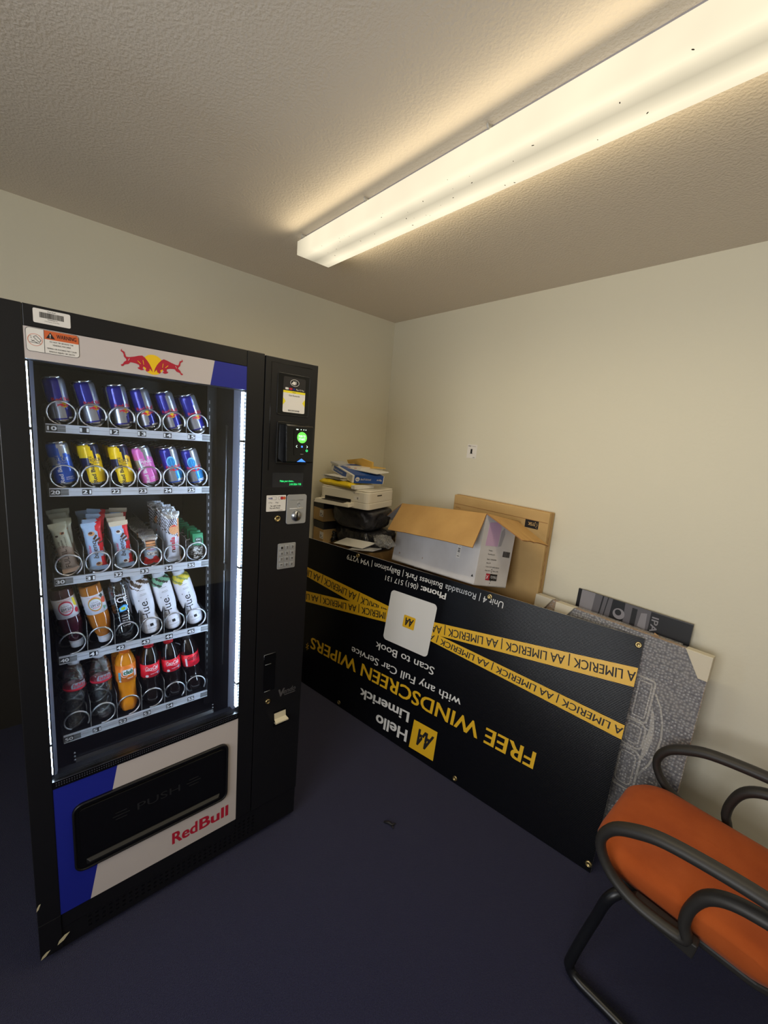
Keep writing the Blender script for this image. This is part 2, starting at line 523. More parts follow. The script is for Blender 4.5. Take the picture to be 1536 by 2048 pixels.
# header graphic
q = MB()
yb0, yb1 = -1.536, -1.524
q.prism([(WL, 1.7116), (yb0, 1.7116), (yb1, 1.7816), (WL, 1.7816)], (F-.0030, 0, 0), (0, 1, 0), (0, 0, 1), .0022, M_GREYP)
q.prism([(yb0, 1.7116), (WR, 1.7116), (WR, 1.7816), (yb1, 1.7816)], (F-.0030, 0, 0), (0, 1, 0), (0, 0, 1), .0022, M_BLUEP)
head = q.build('header_panel', vm)
BULL = [(.04, 1), (.015, .93), (.10, .87), (.125, .74), (.15, .63), (.24, .63), (.40, .70), (.55, .79), (.66, .83), (.74, .75), (.82, .61), (.90, .43), (.965, .22), (1.0, .02), (.95, .11), (.905, .20), (.885, .05), (.80, .0), (.765, .07), (.785, .18), (.70, .26), (.665, .15), (.715, .07), (.62, .03), (.53, .09), (.505, .16), (.565, .18), (.555, .30), (.46, .35), (.36, .37), (.28, .37), (.22, .26), (.10, .21), (.055, .11), (.0, .10), (-.02, .17), (.045, .22), (.085, .34), (.16, .44), (.14, .52), (.08, .62), (.075, .74), (.045, .82), (-.015, .88), (0, .97)]
def bulls(mb, y0, y1, z0, zh, x, fn=None):
    """two facing red bulls in front of a yellow sun, between y0 and y1"""
    w = (y1-y0)
    fn = fn or (lambda a, b, k: Vector((x+k*.0004, y0+a*w, z0+b)))
    s = circle(.175, 28, .5, .0)
    mb.add([fn(a, (b*w)+zh*.43, 0) for a, b in s], [list(range(28))], M_YEL)
    hw = .49
    for mir in (0, 1):
        pts = [(p[0]*hw, p[1]) for p in BULL]
        if mir:
            pts = [(1-a, b) for a, b in pts]
        mb.add([fn(a, b*zh, 1) for a, b in pts], [list(range(len(pts)))], M_RED)
        for sl in ([(.60, .36), (.615, .38), (.52, .52), (.50, .51)], [(.70, .34), (.715, .36), (.69, .60), (.675, .58)], [(.20, .44), (.22, .44), (.26, .56), (.245, .57)]):
            pp = [(a*hw, b) for a, b in sl]
            if mir:
                pp = [(1-a, b) for a, b in pp]
            mb.add([fn(a, b*zh, 2) for a, b in pp], [list(range(4))], M_YEL if sl[0][0] > .5 else M_GREYP)
q = MB()
bulls(q, -1.758, -1.612, 1.7215, .047, F-.0005)
q.build('emblem', head, normals=False)

def yz(y, z, x=F):
    return flat((x, y, z), (0, 1, 0), (0, 0, 1))
# warning sticker
q = MB()
X1 = F-.0006
q.prism(rrect(.098, .052, .007, 4, -1.8935, 1.7545), (X1, 0, 0), (0, 1, 0), (0, 0, 1), .0004, M_INK)
q.prism(rrect(.0964, .0504, .0065, 4, -1.8935, 1.7545), (X1+.0003, 0, 0), (0, 1, 0), (0, 0, 1), .0003, M_PAPER)
q.prism([(-1.9095, 1.7600), (-1.8455, 1.7600), (-1.8455, 1.774), (-1.849, 1.7792), (-1.9095, 1.7792)], (X1+.0005, 0, 0), (0, 1, 0), (0, 0, 1), .0003, M_ORNG)
q.prism([(-1.9102, 1.7295), (-1.9094, 1.7295), (-1.9094, 1.7795), (-1.9102, 1.7795)], (X1+.0005, 0, 0), (0, 1, 0), (0, 0, 1), .0004, M_INK)
q.prism([(-1.9065, 1.7625), (-1.890, 1.7625), (-1.8983, 1.7760)], (X1+.0007, 0, 0), (0, 1, 0), (0, 0, 1), .0003, M_INK)
q.text('!', M_PAPER, yz(-1.8994, 1.7642, X1+.0012), cap=.0078, bold=.03)
q.text('WARNING', M_INK, yz(-1.887, 1.7655, X1+.001), w=.037, cap=.0085, bold=.025)
for i, s in enumerate(('DO NOT TIP OR ROCK THE', 'VENDING MACHINE', 'TIPPING OR ROCKING MAY CAUSE', 'SERIOUS INJURY OR DEATH')):
    ww = (.044, .034, .056, .048)[i]
    q.text(s, M_INK, yz(-1.878-ww/2, 1.7540-.0066*i-(.002 if i > 1 else 0), X1+.0008), w=ww, cap=.0032, bold=.015)
cx, cz = -1.9262, 1.7545
q.tube([(X1+.0006, cx+.0128*math.cos(t*PI/12), cz+.0128*math.sin(t*PI/12)) for t in range(24)], .0005, M_ORNG, 5, closed=True)
for a, b in (((-.003, .006), (.0075, -.0045)), ((.002, .0095), (.0105, .0005)), ((-.003, .006), (.002, .0095)), ((.0075, -.0045), (.0105, .0005)), ((-.010, -.006), (.010, -.007)), ((-.007, -.001), (.004, -.006)), ((-.008, .004), (-.0055, .003)), ((-.0085, .0075), (-.006, .006)), ((-.006, -.004), (-.001, -.001))):
    q.tube([(X1+.0006, cx+a[0], cz+a[1]), (X1+.0006, cx+b[0], cz+b[1])], .0005, M_INK, 4)
q.build('warning_sticker', head)
# barcode sticker on the top rail
q = MB()
q.prism(rrect(.068, .031, .003, 3, -1.8935, 1.8085), (F, 0, 0), (0, 1, 0), (0, 0, 1), .0004, M_PAPER)
yy = -1.916
random.seed(3)
while yy < -1.872:
    bw = random.choice((.0004, .0007, .0011)); q.prism([(yy, 1.8055), (yy+bw, 1.8055), (yy+bw, 1.8175), (yy, 1.8175)], (F+.0005, 0, 0), (0, 1, 0), (0, 0, 1), .0002, M_INK)
    yy += bw+random.choice((.0005, .0008))
q.text('Red Bull', M_INK, yz(-1.901, 1.8192, F+.0007), w=.014, cap=.0024)
q.text('KR0000000116', M_INK, yz(-1.902, 1.8022, F+.0007), w=.018, cap=.002)
q.text('If found please call the office', M_INK, yz(-1.907, 1.7982, F+.0007), w=.027, cap=.0017)
q.build('barcode_sticker', door)

# lower graphic panel with a hole-free inset flap standing proud
q = MB()
ya, yb = -1.7935, -1.884
q.prism([(WL, .148), (yb+.01, .148), (ya, .578), (WL, .578)], (F-.0045, 0, 0), (0, 1, 0), (0, 0, 1), .0030, M_BLUEP)
q.prism([(yb+.01, .148), (WR, .148), (WR, .578), (ya, .578)], (F-.0045, 0, 0), (0, 1, 0), (0, 0, 1), .0030, M_GREYP)
low = q.build('lower_panel', vm)
q = MB()
for s, y0, ww in (('Red', -1.6445, .079), ('Bull', -1.556, .098)):
    q.text(s, M_RED, yz(y0, .1865, F-.0008), w=ww, cap=.043, bold=.035, shear=.0)
q.build('lettering', low)
# trim strip with a row of bright beads under the glass
M_BEAD = mat('bright_metal_beads', c(190, 195, 205), 0.3, metal=0.9)
q = MB().bx(.93, F+.001, WL, WR, .574, .598, M_BLK3)
for i in range(88):
    for zz in (.590, .583):
        q.prism(circle(.0013, 5), (F+.001, WL+.008+.0058*i, zz), (0, 1, 0), (0, 0, 1), .0008, M_BEAD)
q.bx(F+.0008, F+.0016, WL, WR, .5965, .598, M_STEEL)
q.build('trim_strip', vm)
# delivery flap
q = MB()
fy, fz, fw, fh = (-1.908-1.462)/2, .3815, .446, .229
q.prism(rrect(fw, fh, .026, 5, fy, fz), (F-.002, 0, 0), (0, 1, 0), (0, 0, 1), .006, M_BLK3)
q.tube([(F+.004, a, b) for a, b in rrect(fw-.006, fh-.006, .024, 5, fy, fz)], .0035, M_BLK, 6, closed=True)
flap = q.build('delivery_flap', vm)
q = MB()
q.prism(rrect(fw-.03, fh-.075, .012, 4, fy, fz+.022), (F+.004, 0, 0), (0, 1, 0), (0, 0, 1), .004, M_BLK3)
q.build('push_plate', flap, bevel=.0015)
q = MB()
q.add([(F+.004, fy-.195, .302), (F+.004, fy+.195, .302), (F+.013, fy+.187, .2955), (F+.013, fy-.187, .2955), (F+.012, fy-.187, .289), (F+.012, fy+.187, .289), (F+.004, fy+.195, .283), (F+.004, fy-.195, .283)], [(0, 1, 2, 3), (3, 2, 5, 4), (4, 5, 6, 7), (0, 3, 4, 7), (1, 6, 5, 2)], mat('dull_black_lip', c(14, 14, 15), .5))
q.build('lip', flap, bevel=.001)
M_EMB = mat('embossed_black', c(36, 36, 37), 0.22)
q = MB()
q.text('PUSH', M_EMB, yz(fy-.062, fz+.012, F+.0086), w=.124, cap=.024)
for s in (-1, 1):
    for k, ll in ((0, .03), (1, .045), (2, .03)):
        q.bx(F+.008, F+.0092, fy+s*.105-ll/2, fy+s*.105+ll/2, fz+.012+.011*k, fz+.014+.011*k, M_EMB)
q.build('embossed_lettering', flap)

# glass
M_GLASS = clear_mat('clear_window_glass', base=.025, edge=.5, rough=.02)
MB().bx(.948, .952, WL, WR, .598, 1.7116, M_GLASS).build('window_glass', vm)
# side liners and led strips
q = MB()
q.add([(.9345, WL+.0065, .50), (.9345, WL+.0065, 1.72), (.890, WL+.0155, 1.72), (.890, WL+.0155, .50)], [(0, 1, 2, 3)], M_LINER)
q.bx(.30, .890, WL+.0100, WL+.0155, .50, 1.74, M_BLK2)
q.build('side_liner', vm)
q = MB()
q.add([(.926, WR-.0005, .50), (.926, WR-.0005, 1.72), (.868, WR-.004, 1.72), (.868, WR-.004, .50)], [(0, 1, 2, 3)], M_LINER)
q.bx(.30, .868, WR-.004, WR+.004, .50, 1.74, M_BLK2)
q.build('side_liner', vm)
def led_material(name, strength, dots):
    m = bpy.data.materials.new(name); m.use_nodes = True
    nt = m.node_tree; nt.nodes.clear()
    out = nt.nodes.new('ShaderNodeOutputMaterial'); em = nt.nodes.new('ShaderNodeEmission')
    em.inputs['Color'].default_value = (.60, .79, 1, 1); em.inputs['Strength'].default_value = strength
    if dots:
        tc = nt.nodes.new('ShaderNodeTexCoord'); sp = nt.nodes.new('ShaderNodeSeparateXYZ'); nt.links.new(tc.outputs['Object'], sp.inputs[0])
        a = nt.nodes.new('ShaderNodeMath'); a.operation = 'MULTIPLY'; a.inputs[1].default_value = 2*PI/.0118; nt.links.new(sp.outputs['Z'], a.inputs[0])
        s = nt.nodes.new('ShaderNodeMath'); s.operation = 'SINE'; nt.links.new(a.outputs[0], s.inputs[0])
        mr = nt.nodes.new('ShaderNodeMapRange'); mr.inputs['From Min'].default_value = -.3; mr.inputs['From Max'].default_value = .4; mr.inputs['To Min'].default_value = strength*.25; mr.inputs['To Max'].default_value = strength*1.4
        nt.links.new(s.outputs[0], mr.inputs['Value']); nt.links.new(mr.outputs[0], em.inputs['Strength'])
    nt.links.new(em.outputs[0], out.inputs[0])
    return m
LED_STRENGTH = 54.0
M_LEDL = led_material('lit_led_strip_plain', LED_STRENGTH, False)
M_LEDR = led_material('lit_led_strip_dotted', LED_STRENGTH, True)
for s, yy, mm, ww in ((1, WL, M_LEDL, .0032), (-1, WR, M_LEDR, .0055)):
    q = MB()
    z0, z1 = .612, 1.706
    q.bx(.931, .946, min(yy, yy+s*.001), max(yy, yy+s*.001), z0, z1, M_LINER)
    q.bx(.932, .944, min(yy+s*.001, yy+s*ww), max(yy+s*.001, yy+s*ww), z0, z1, mm)
    led = q.build('led_strip', vm)
    for zz in (.70, 1.13, 1.55):
        MB().bx(.930, .9465, min(yy, yy+s*(ww+.001)), max(yy, yy+s*(ww+.001)), zz, zz+.007, M_BLK2).build('strip_clip', led)
q = MB().tube([(.82, WR-.008, .72), (.82, WR-.008, 1.60)], .003, M_STEEL, 8)
q.bx(.808, .832, WR-.012, WR+.004, 1.09, 1.115, M_BLK2)
q.build('latch_rod', vm)
# rear post with punched slots at the right of the shelves
q = MB().bx(.70, .712, WR-.036, WR+.004, .50, 1.74, M_BLK)
for i in range(44):
    q.bx(.712, .7124, WR-.030, WR-.027, .55+.026*i, .562+.026*i, M_STEEL)
q.build('shelf_post', vm)
# chute below the lowest shelf
q = MB()
q.bx(.30, .93, WL+.004, WR-.004, .462, .468, M_BLK2)
q.add([(.845, WL+.06, .566), (.845, WR-.05, .566), (.90, WR-.05, .498), (.90, WL+.06, .498)], [(0, 1, 2, 3)], M_BLK2)
q.bx(.838, .846, WL+.06, WR-.05, .560, .568, M_BLK)
for i in range(16):
    yy = WL+.17+.012*i
    q.add([(.8655, yy, .5425), (.8655, yy+.006, .5425), (.8835, yy+.006, .5205), (.8835, yy, .5205)], [(0, 1, 2, 3)], M_BLK)
for yy in (WL+.058, WR-.052):
    for k in range(3):
        q.ellipsoid((.848, yy, .585-.012*k), .003, .003, .003, M_STEEL, 8, 5)
q.build('delivery_chute', vm)

# ------------------------------------------------------------------ control column
q = MB().bx(.885, F, VS+.0015, VR, .148, 1.827, M_BLK)
q.bx(.87, F-.02, VS+.006, VR-.003, 1.827, 1.8295, M_STEEL)
col = q.build('control_column', vm, bevel=.002)
q = MB()
q.tube([(F, a, b) for a, b in ((-1.346, 1.4635), (-1.346, 1.812), (-1.198, 1.812))], .0012, M_BLK3, 6)
q.build('raised_edge', col)
q = MB()
q.prism(rrect(.116, .130, .006, 3, -1.264, 1.716), (F-.0008, 0, 0), (0, 1, 0), (0, 0, 1), .002, M_BLK3)
q.tube([(F+.001, a, b) for a, b in rrect(.118, .132, .006, 3, -1.264, 1.716)], .0014, M_BLK, 6, closed=True)
q.build('recess_frame', col)
# contactless sticker
M_YST = mat('sticker_yellow', c(236, 220, 40), 0.5)
q = MB()
sx, sz = -1.2625, 1.7165
q.prism(rrect(.082, .114, .005, 3, sx, sz), (F+.0008, 0, 0), (0, 1, 0), (0, 0, 1), .0008, M_INK)
q.prism(rrect(.082, .066, .004, 3, sx, sz-.024), (F+.0013, 0, 0), (0, 1, 0), (0, 0, 1), .0005, M_PAPER)
q.bx(F+.0017, F+.0021, sx-.041, sx+.041, sz+.006, sz+.013, M_YST)
for s in (-1, 1):
    q.prism([(sx+s*.041, sz-.010), (sx+s*.041, sz-.034), (sx+s*.031, sz-.022)], (F+.0018, 0, 0), (0, 1, 0), (0, 0, 1), .0003, M_YST)
q.text('nayax', M_INK, yz(sx-.008, sz+.0078, F+.0023), w=.014, cap=.0028, bold=.02)
q.text('Get Rewards', M_INK, yz(sx-.020, sz-.004, F+.0021), w=.040, cap=.0050, bold=.01)
q.text('0039308', M_INK, yz(sx-.021, sz-.053, F+.0021), w=.042, cap=.0048, bold=.02)
q.tube([(F+.0017, sx+.016*math.cos(t*PI/10), sz+.040+.0105*math.sin(t*PI/10)) for t in range(20)], .0007, M_PAPER, 5, closed=True)
for r in (.004, .008, .0115):
    q.tube([(F+.0018, sx-.006+r*math.cos(t*.2-.7), sz+.040+r*math.sin(t*.2-.7)*.8) for t in range(8)], .0008, M_PAPER, 5)
q.prism([(sx-.012, sz+.036), (sx+.0, sz+.033), (sx+.004, sz+.040), (sx-.004, sz+.046)], (F+.0017, 0, 0), (0, 1, 0), (0, 0, 1), .0003, M_PAPER)
for yy, mm, ww in ((sx-.034, M_PAPER, .012), (sx-.019, M_RED, .011), (sx-.005, M_BLUEP, .006)):
    q.prism(rrect(ww, .0065, .002, 2, yy+ww/2, sz+.0195), (F+.0017, 0, 0), (0, 1, 0), (0, 0, 1), .0003, mm)
q.text('Pay G Pay', M_PAPER, yz(sx+.006, sz+.0172, F+.002), w=.030, cap=.0046)
q.build('payment_sticker', col)
# card reader
q = MB()
ry0, ry1, rz0, rz1 = -1.3165, -1.2035, 1.492, 1.62
q.bx(F-.001, F+.004, ry0-.004, ry1+.002, rz0-.006, rz1+.008, M_BLK3)
prof = [(0, rz0+.012), (.022, rz0), (.048, rz0+.006), (.046, rz0+.022), (.040, rz1-.004), (.034, rz1), (0, rz1)]
n = len(prof)
ya, yb = ry0+.010, ry1
q.add([(F+a, ya if a > .01 else ya-.008, b) for a, b in prof]+[(F+a, yb, b) for a, b in prof], [list(range(n)), list(range(n, 2*n))]+[[i, (i+1) % n, n+(i+1) % n, n+i] for i in range(n)], M_BLK3)
rd = q.build('card_reader', col, bevel=.003)
nx = Vector((.040-.046, 0, rz1-.004-rz0-.022)).normalized()   # up the face
O = Vector((F+.0465, 0, rz0+.022))
def face(y, z, lift=.0008):
    return O+nx*z+Vector((lift, y, 0))
M_GRN = mat('green_screen', c(70, 200, 70), 0.4, emit=(c(110, 215, 80), 1.0))
M_GLOWW = mat('white_screen_text', c(230, 250, 240), 0.4, emit=(c(215, 250, 235), 1.3))
M_LCD = mat('green_lcd_text', c(40, 230, 120), 0.4, emit=(c(50, 240, 130), 1.5))
M_GLB = mat('blue_light', c(70, 130, 240), 0.4, emit=(c(60, 130, 250), 1.2))
q = MB()
yc = -1.2495
q.prism(rrect(.060, .088, .004, 3, yc, .050), (O.x+.0006, 0, O.z), (0, 1, 0), nx, .0004, mat('reader_black', c(8, 8, 9), .12))
q.prism(circle(.0185, 24, yc, .066), (O.x+.0010, 0, O.z), (0, 1, 0), nx, .0004, M_GRN)
for i, s in enumerate(('PUSH TO', 'START')):
    q.text(s, M_GLOWW, (lambda zz: (lambda x, y: face(yc-.0125+x, zz+y, .0017)))(.067-.010*i), w=.025, cap=.0068, bold=.02)
for yy, ww in ((yc-.018, .008), (yc-.004, .003), (yc+.006, .003), (yc+.014, .003)):
    q.prism(rrect(ww, .0028, .001, 2, yy, .092), (O.x+.0010, 0, O.z), (0, 1, 0), nx, .0004, M_GLOWW)
q.build('screen', rd)
q = MB()
for a, b in (((-.022, .036), (-.018, .040)), ((-.022, .036), (-.018, .032)), ((.022, .036), (.018, .040)), ((.022, .036), (.018, .032))):
    q.tube([face(yc+a[0], a[1], .001), face(yc+b[0], b[1], .001)], .0007, M_GLOWW, 5)
q.prism(rrect(.006, .006, .001, 2, yc, .036), (O.x+.001, 0, O.z), (0, 1, 0), nx, .0004, M_GLB)
q.tube([face(yc+.019+.0032*math.cos(t*PI/6), .023+.0032*math.sin(t*PI/6), .001) for t in range(12)], .0009, M_LCD, 5, closed=True)
q.text('nayax', M_GREYP, (lambda x, y: face(yc-.005+x, .010+y, .0012)), w=.011, cap=.0024)
for k in range(3):
    q.bx(F+.020, F+.026, ry1-.0002, ry1+.0004, rz0+.035+.02*k, rz0+.043+.02*k, M_GREYP)
q.build('button_row', rd)
q = MB()
q.prism([(-1.268, 0), (-1.234, 0), (-1.251, .011)], (F+.0485, 0, rz0+.007), (0, 1, 0), (0, 0, 1), .0006, M_GLB)
q.build('arrow_light', rd)
# text display
q = MB()
q.prism(rrect(.118, .050, .003, 3, -1.2715, 1.4310), (F-.0006, 0, 0), (0, 1, 0), (0, 0, 1), .0014, mat('display_window', c(34, 35, 40), 0.15))
dsp = q.build('display', col)
q = MB()
q.text('Make your choice...', M_LCD, yz(-1.302, 1.4245, F+.0012), w=.054, cap=.0066)
q.text('21/01/2026 17:05', M_LCD, yz(-1.266, 1.4130, F+.0012), w=.046, cap=.0066)
q.build('lit_text', dsp)
# accepted-cards sticker
q = MB()
q.prism(rrect(.072, .056, .002, 2, -1.3125, 1.351), (F, 0, 0), (0, 1, 0), (0, 0, 1), .0005, M_PAPER)
q.text('VISA', M_BLUEP, yz(-1.342, 1.3655, F+.0008), w=.016, cap=.0055, bold=.03)
for dy in (0, .009):
    q.prism(circle(.0055, 14, -1.292+dy, 1.3685), (F+.0006+dy*.02, 0, 0), (0, 1, 0), (0, 0, 1), .0002, M_RED if not dy else M_ORNG)
q.text('G Pay', M_INK, yz(-1.341, 1.3515, F+.0008), w=.014, cap=.0042)
q.text('Pay', M_INK, yz(-1.315, 1.3515, F+.0008), w=.011, cap=.0042)
q.text('Pay with Credit', M_INK, yz(-1.334, 1.3400, F+.0008), w=.038, cap=.0043, bold=.02, shear=.2)
q.text('Pay with Phone', M_INK, yz(-1.336, 1.3325, F+.0008), w=.038, cap=.0043, bold=.02, shear=.2)
q.text('nayax', M_INK, yz(-1.305, 1.3255, F+.0008), w=.018, cap=.0032, shear=.2)
for yy in (-1.3275, -1.302):
    q.tube([(F+.0006, a, b) for a, b in rrect(.018, .010, .002, 2, yy+.006, 1.3685)], .0003, M_INK, 4, closed=True)
q.build('card_brands_sticker', col)
# coin plate
q = MB()
q.prism(rrect(.078, .106, .008, 4, -1.2345, 1.327), (F, 0, 0), (0, 1, 0), (0, 0, 1), .004, M_ALU)
cp = q.build('coin_plate', col, bevel=.0012)
cx, cz = -1.2345, 1.303
q = MB().lathe([(.0195, 0), (.0195, .002), (.0165, .004), (.0165, .0055), (0, .0055)], M_STEEL, 24, Matrix.Translation((F+.004, cx, cz)) @ Matrix.Rotation(PI/2, 4, 'Y'))
q.bx(F+.0093, F+.0102, cx-.0028, cx+.0028, cz-.014, cz+.014, M_BLK3)
q.build('coin_slot', cp)
q = MB()
for r in (.006, .011, .016):
    q.tube([(F+.0043, -1.238+r*math.cos(t*.28-.9), 1.342+r*.7*math.sin(t*.28-.9)) for t in range(8)], .0009, M_STEEL, 5)
q.tube([(F+.0043, -1.262, 1.361), (F+.0043, -1.210, 1.361)], .0008, M_STEEL, 5)
q.tube([(F+.0043, -1.262, 1.330), (F+.0043, -1.210, 1.330)], .0012, M_PAPER, 5)
q.build('engraving', cp)
# locks
M_BRASS = mat('worn_brass', c(186, 168, 120), 0.32, metal=1.0)
for (yy, zz, rr) in ((-1.3065, 1.2965, .0115), (-1.316, .598, .010)):
    q = MB().lathe([(rr, 0), (rr, .004), (rr*.82, .006), (rr*.6, .006), (rr*.55, .0045), (0, .0045)], M_BRASS, 18, Matrix.Translation((F, yy, zz)) @ Matrix.Rotation(PI/2, 4, 'Y'))
    q.bx(F+.0044, F+.0048, yy-.0008, yy+.0008, zz-.004, zz+.004, M_INK)
    q.build('lock', col)
# keypad
q = MB()
q.prism(rrect(.070, .094, .004, 3, -1.2655, 1.1585), (F, 0, 0), (0, 1, 0), (0, 0, 1), .003, M_ALU)
kpd = q.build('keypad', col, bevel=.0008)
for r in range(4):
    for k in range(3):
        q = MB()
        yy, zz = -1.2655+(k-1)*.0205, 1.1585+(1.5-r)*.0212
        q.prism(rrect(.0145, .0145, .002, 2, yy, zz), (F+.003, 0, 0), (0, 1, 0), (0, 0, 1), .003, M_ALU)
        q.text('123456789*0#'[r*3+k], M_INK, yz(yy-.0028, zz-.0035, F+.0063), cap=.0075, w=.0055, bold=.02)
        q.build('key', kpd, bevel=.0007)
# coin return pocket, maker's name, latch
q = MB()
q.prism(rrect(.046, .150, .003, 2, -1.313, .715), (F-.0004, 0, 0), (0, 1, 0), (0, 0, 1), .001, M_BLK3)
q.tube([(F+.0008, -1.336, .772), (F+.0008, -1.336, .790), (F+.0008, -1.292, .790)], .001, M_STEEL, 5)
q.tube([(F+.0008, -1.331, .750), (F+.0008, -1.308, .750)], .0008, M_ALU, 5)
q.tube([(F+.0008, -1.331, .641), (F+.0008, -1.308, .641)], .0008, M_ALU, 5)
q.build('coin_return', col)
M_DKG = mat('dark_grey_print', c(78, 76, 78), 0.5)
q = MB()
q.text('V', M_DKG, yz(-1.272, .598, F+.0006), w=.024, cap=.030, bold=.05, shear=.1)
q.text('endo', M_DKG, yz(-1.252, .6045, F+.0006), w=.052, cap=.020, bold=.02, shear=.25)
q.bx(F+.0002, F+.0006, -1.248, -1.200, .597, .600, M_DKG)
q.build('maker_lettering', col)
q = MB()
q.bx(F, F+.003, -1.288, -1.240, .478, .540, M_BLK3)
q.add([(F+.003, -1.288, .535), (F+.003, -1.240, .535), (F+.006, -1.240, .512), (F+.006, -1.288, .512), (F+.022, -1.236, .506), (F+.022, -1.290, .506), (F+.022, -1.236, .501), (F+.022, -1.290, .501), (F+.003, -1.240, .497), (F+.003, -1.288, .497)], [(0, 1, 2, 3), (3, 2, 4, 5), (5, 4, 6, 7), (7, 6, 8, 9)], mat('cream_latch', c(206, 196, 168), .4))
q.build('latch', col)

# ------------------------------------------------------------------ shelves
RAILS = [1.564, 1.3915, 1.1350, .8930, .6325]
TY0, PIT = -1.911, .07
TX = .822
def slot_y(k):
    return TY0+PIT*(k+.5)
M_RAIL = mat('clear_rail_over_metal', c(206, 212, 224), 0.34, metal=0.25, bump=(30, .15, .002))
M_RAILSHADE = mat('shaded_rail_end', c(120, 122, 126), 0.4, metal=0.3)  # darker rail colour: shadow at the rail ends painted in
M_TAG = mat('black_number_tag', c(18, 20, 28), 0.5)
M_NUM = mat('white_number', c(232, 236, 242), 0.5)
M_TRAY = mat('black_tray', c(18, 19, 23), 0.4)
TIP = {0: [-70, -20, -20, -65, -20, -10], 1: [-65, -70, -70, -65, -70, -60], 2: [-60, -120, 200, -90, -90, -80], 3: [-105, -95, -100, -95, -100, -80], 4: [-30, -105, -95, -110, -50, -35]}
PITCH = [.066, .062, .05, .068, .07]
for r, zt in enumerate(RAILS):
    zf = zt-.004
    q = MB().bx(.32, TX-.006, TY0, TY0+6*PIT, zf-.006, zf, M_TRAY)
    q.bx(.32, TX-.006, TY0-.003, TY0, zf-.02, zf+.02, M_TRAY).bx(.32, TX-.006, TY0+6*PIT, TY0+6*PIT+.003, zf-.02, zf+.05, M_TRAY)
    tr = q.build('tray', vm)
    q = MB().bx(TX-.006, TX, TY0, TY0+6*PIT, zt-.0215, zt, M_RAIL)
    q.bx(TX-.006, TX+.0018, TY0, TY0+6*PIT, zt-.0018, zt+.0004, M_RAIL).bx(TX-.006, TX+.0018, TY0, TY0+6*PIT, zt-.0222, zt-.0200, M_RAIL)
    q.bx(TX-.001, TX+.0006, TY0, TY0+.042, zt-.0198, zt-.002, M_RAILSHADE).bx(TX-.001, TX+.0006, TY0+6*PIT-.024, TY0+6*PIT, zt-.0198, zt-.002, M_RAILSHADE)
    q.bx(TX, TX+.0008, TY0, TY0+6*PIT, zt-.0105, zt-.0098, M_STEEL)
    q.build('price_rail', tr)
    hd = (.052, .052, .085, .095, .09)[r]
    for k in range(6):
        y = slot_y(k)
        q = MB().bx(TX+.0006, TX+.0014, y-PIT/2+.002, y-PIT/2+.024, zt-.0185, zt-.0035, M_TAG)
        q.text('%d%d' % (r+1, k), M_NUM, yz(y-PIT/2+.0035, zt-.0160, TX+.0018), w=.0185, cap=.0102, bold=.045)
        q.build('number_tag', tr)
        q = MB(); n = 20; turns = int(.42/PITCH[r]); R = .0315
        t0 = math.radians(TIP[r][k])
        pth = []
        for i in range(turns*n):
            a = t0+2*PI*i/n
            ph = i/n; dv = .92 if r < 3 else .74; adv = PITCH[r]*(.16*ph/dv if ph < dv else (.16+.74*min(1, (ph-dv)/.30) if ph < dv+.30 else .9+(ph-dv-.30)))
            pth.append((TX-.010-adv, y+R*math.cos(a), zf+R+.003+R*math.sin(a)))
        q.tube(pth, .0025, M_ZINC, 6)
        q.build('coil', tr)
        if k:
            q = MB()
            y = TY0+PIT*k
            q.prism([(.34, zf), (TX-.008, zf), (TX-.008, zf+hd*.62), (TX-.013, zf+hd*.66), (TX-.013, zf+hd*.95), (TX-.020, zf+hd), (.34, zf+hd)], (0, y+.0006, 0), (1, 0, 0), (0, 0, 1), .0012, M_TRAY, mside=M_ALU)
            q.build('divider', tr)

# ------------------------------------------------------------------ things for sale
M_CAN = mat('can_aluminium', c(205, 208, 214), 0.22, metal=1.0)
M_CSIL = mat('can_silver_paint', c(172, 178, 192), 0.28, metal=0.75)
M_CBLU = mat('can_dark_blue', c(24, 30, 150), 0.25, metal=0.35, coat=.4)
M_CNVY = mat('can_navy', c(22, 26, 66), 0.3, metal=0.3)
M_CSEA = mat('can_sea_blue', c(14, 82, 190), 0.28, metal=0.3, coat=.3)
M_CSKY = mat('can_sky_blue', c(40, 150, 230), 0.25, metal=0.3, coat=.3)
M_CYEL = mat('can_yellow', c(250, 208, 8), 0.32, metal=0.1, coat=.3)
M_CPNK = mat('can_pink', c(226, 112, 200), 0.3, metal=0.15, coat=.3)
M_CRED = mat('can_red_print', c(212, 26, 60), 0.35)
M_WHT = mat('white_print', c(236, 238, 244), 0.4)
M_PALE = mat('pale_blue_print', c(120, 200, 245), 0.35)
CR, CH = .0255, .124

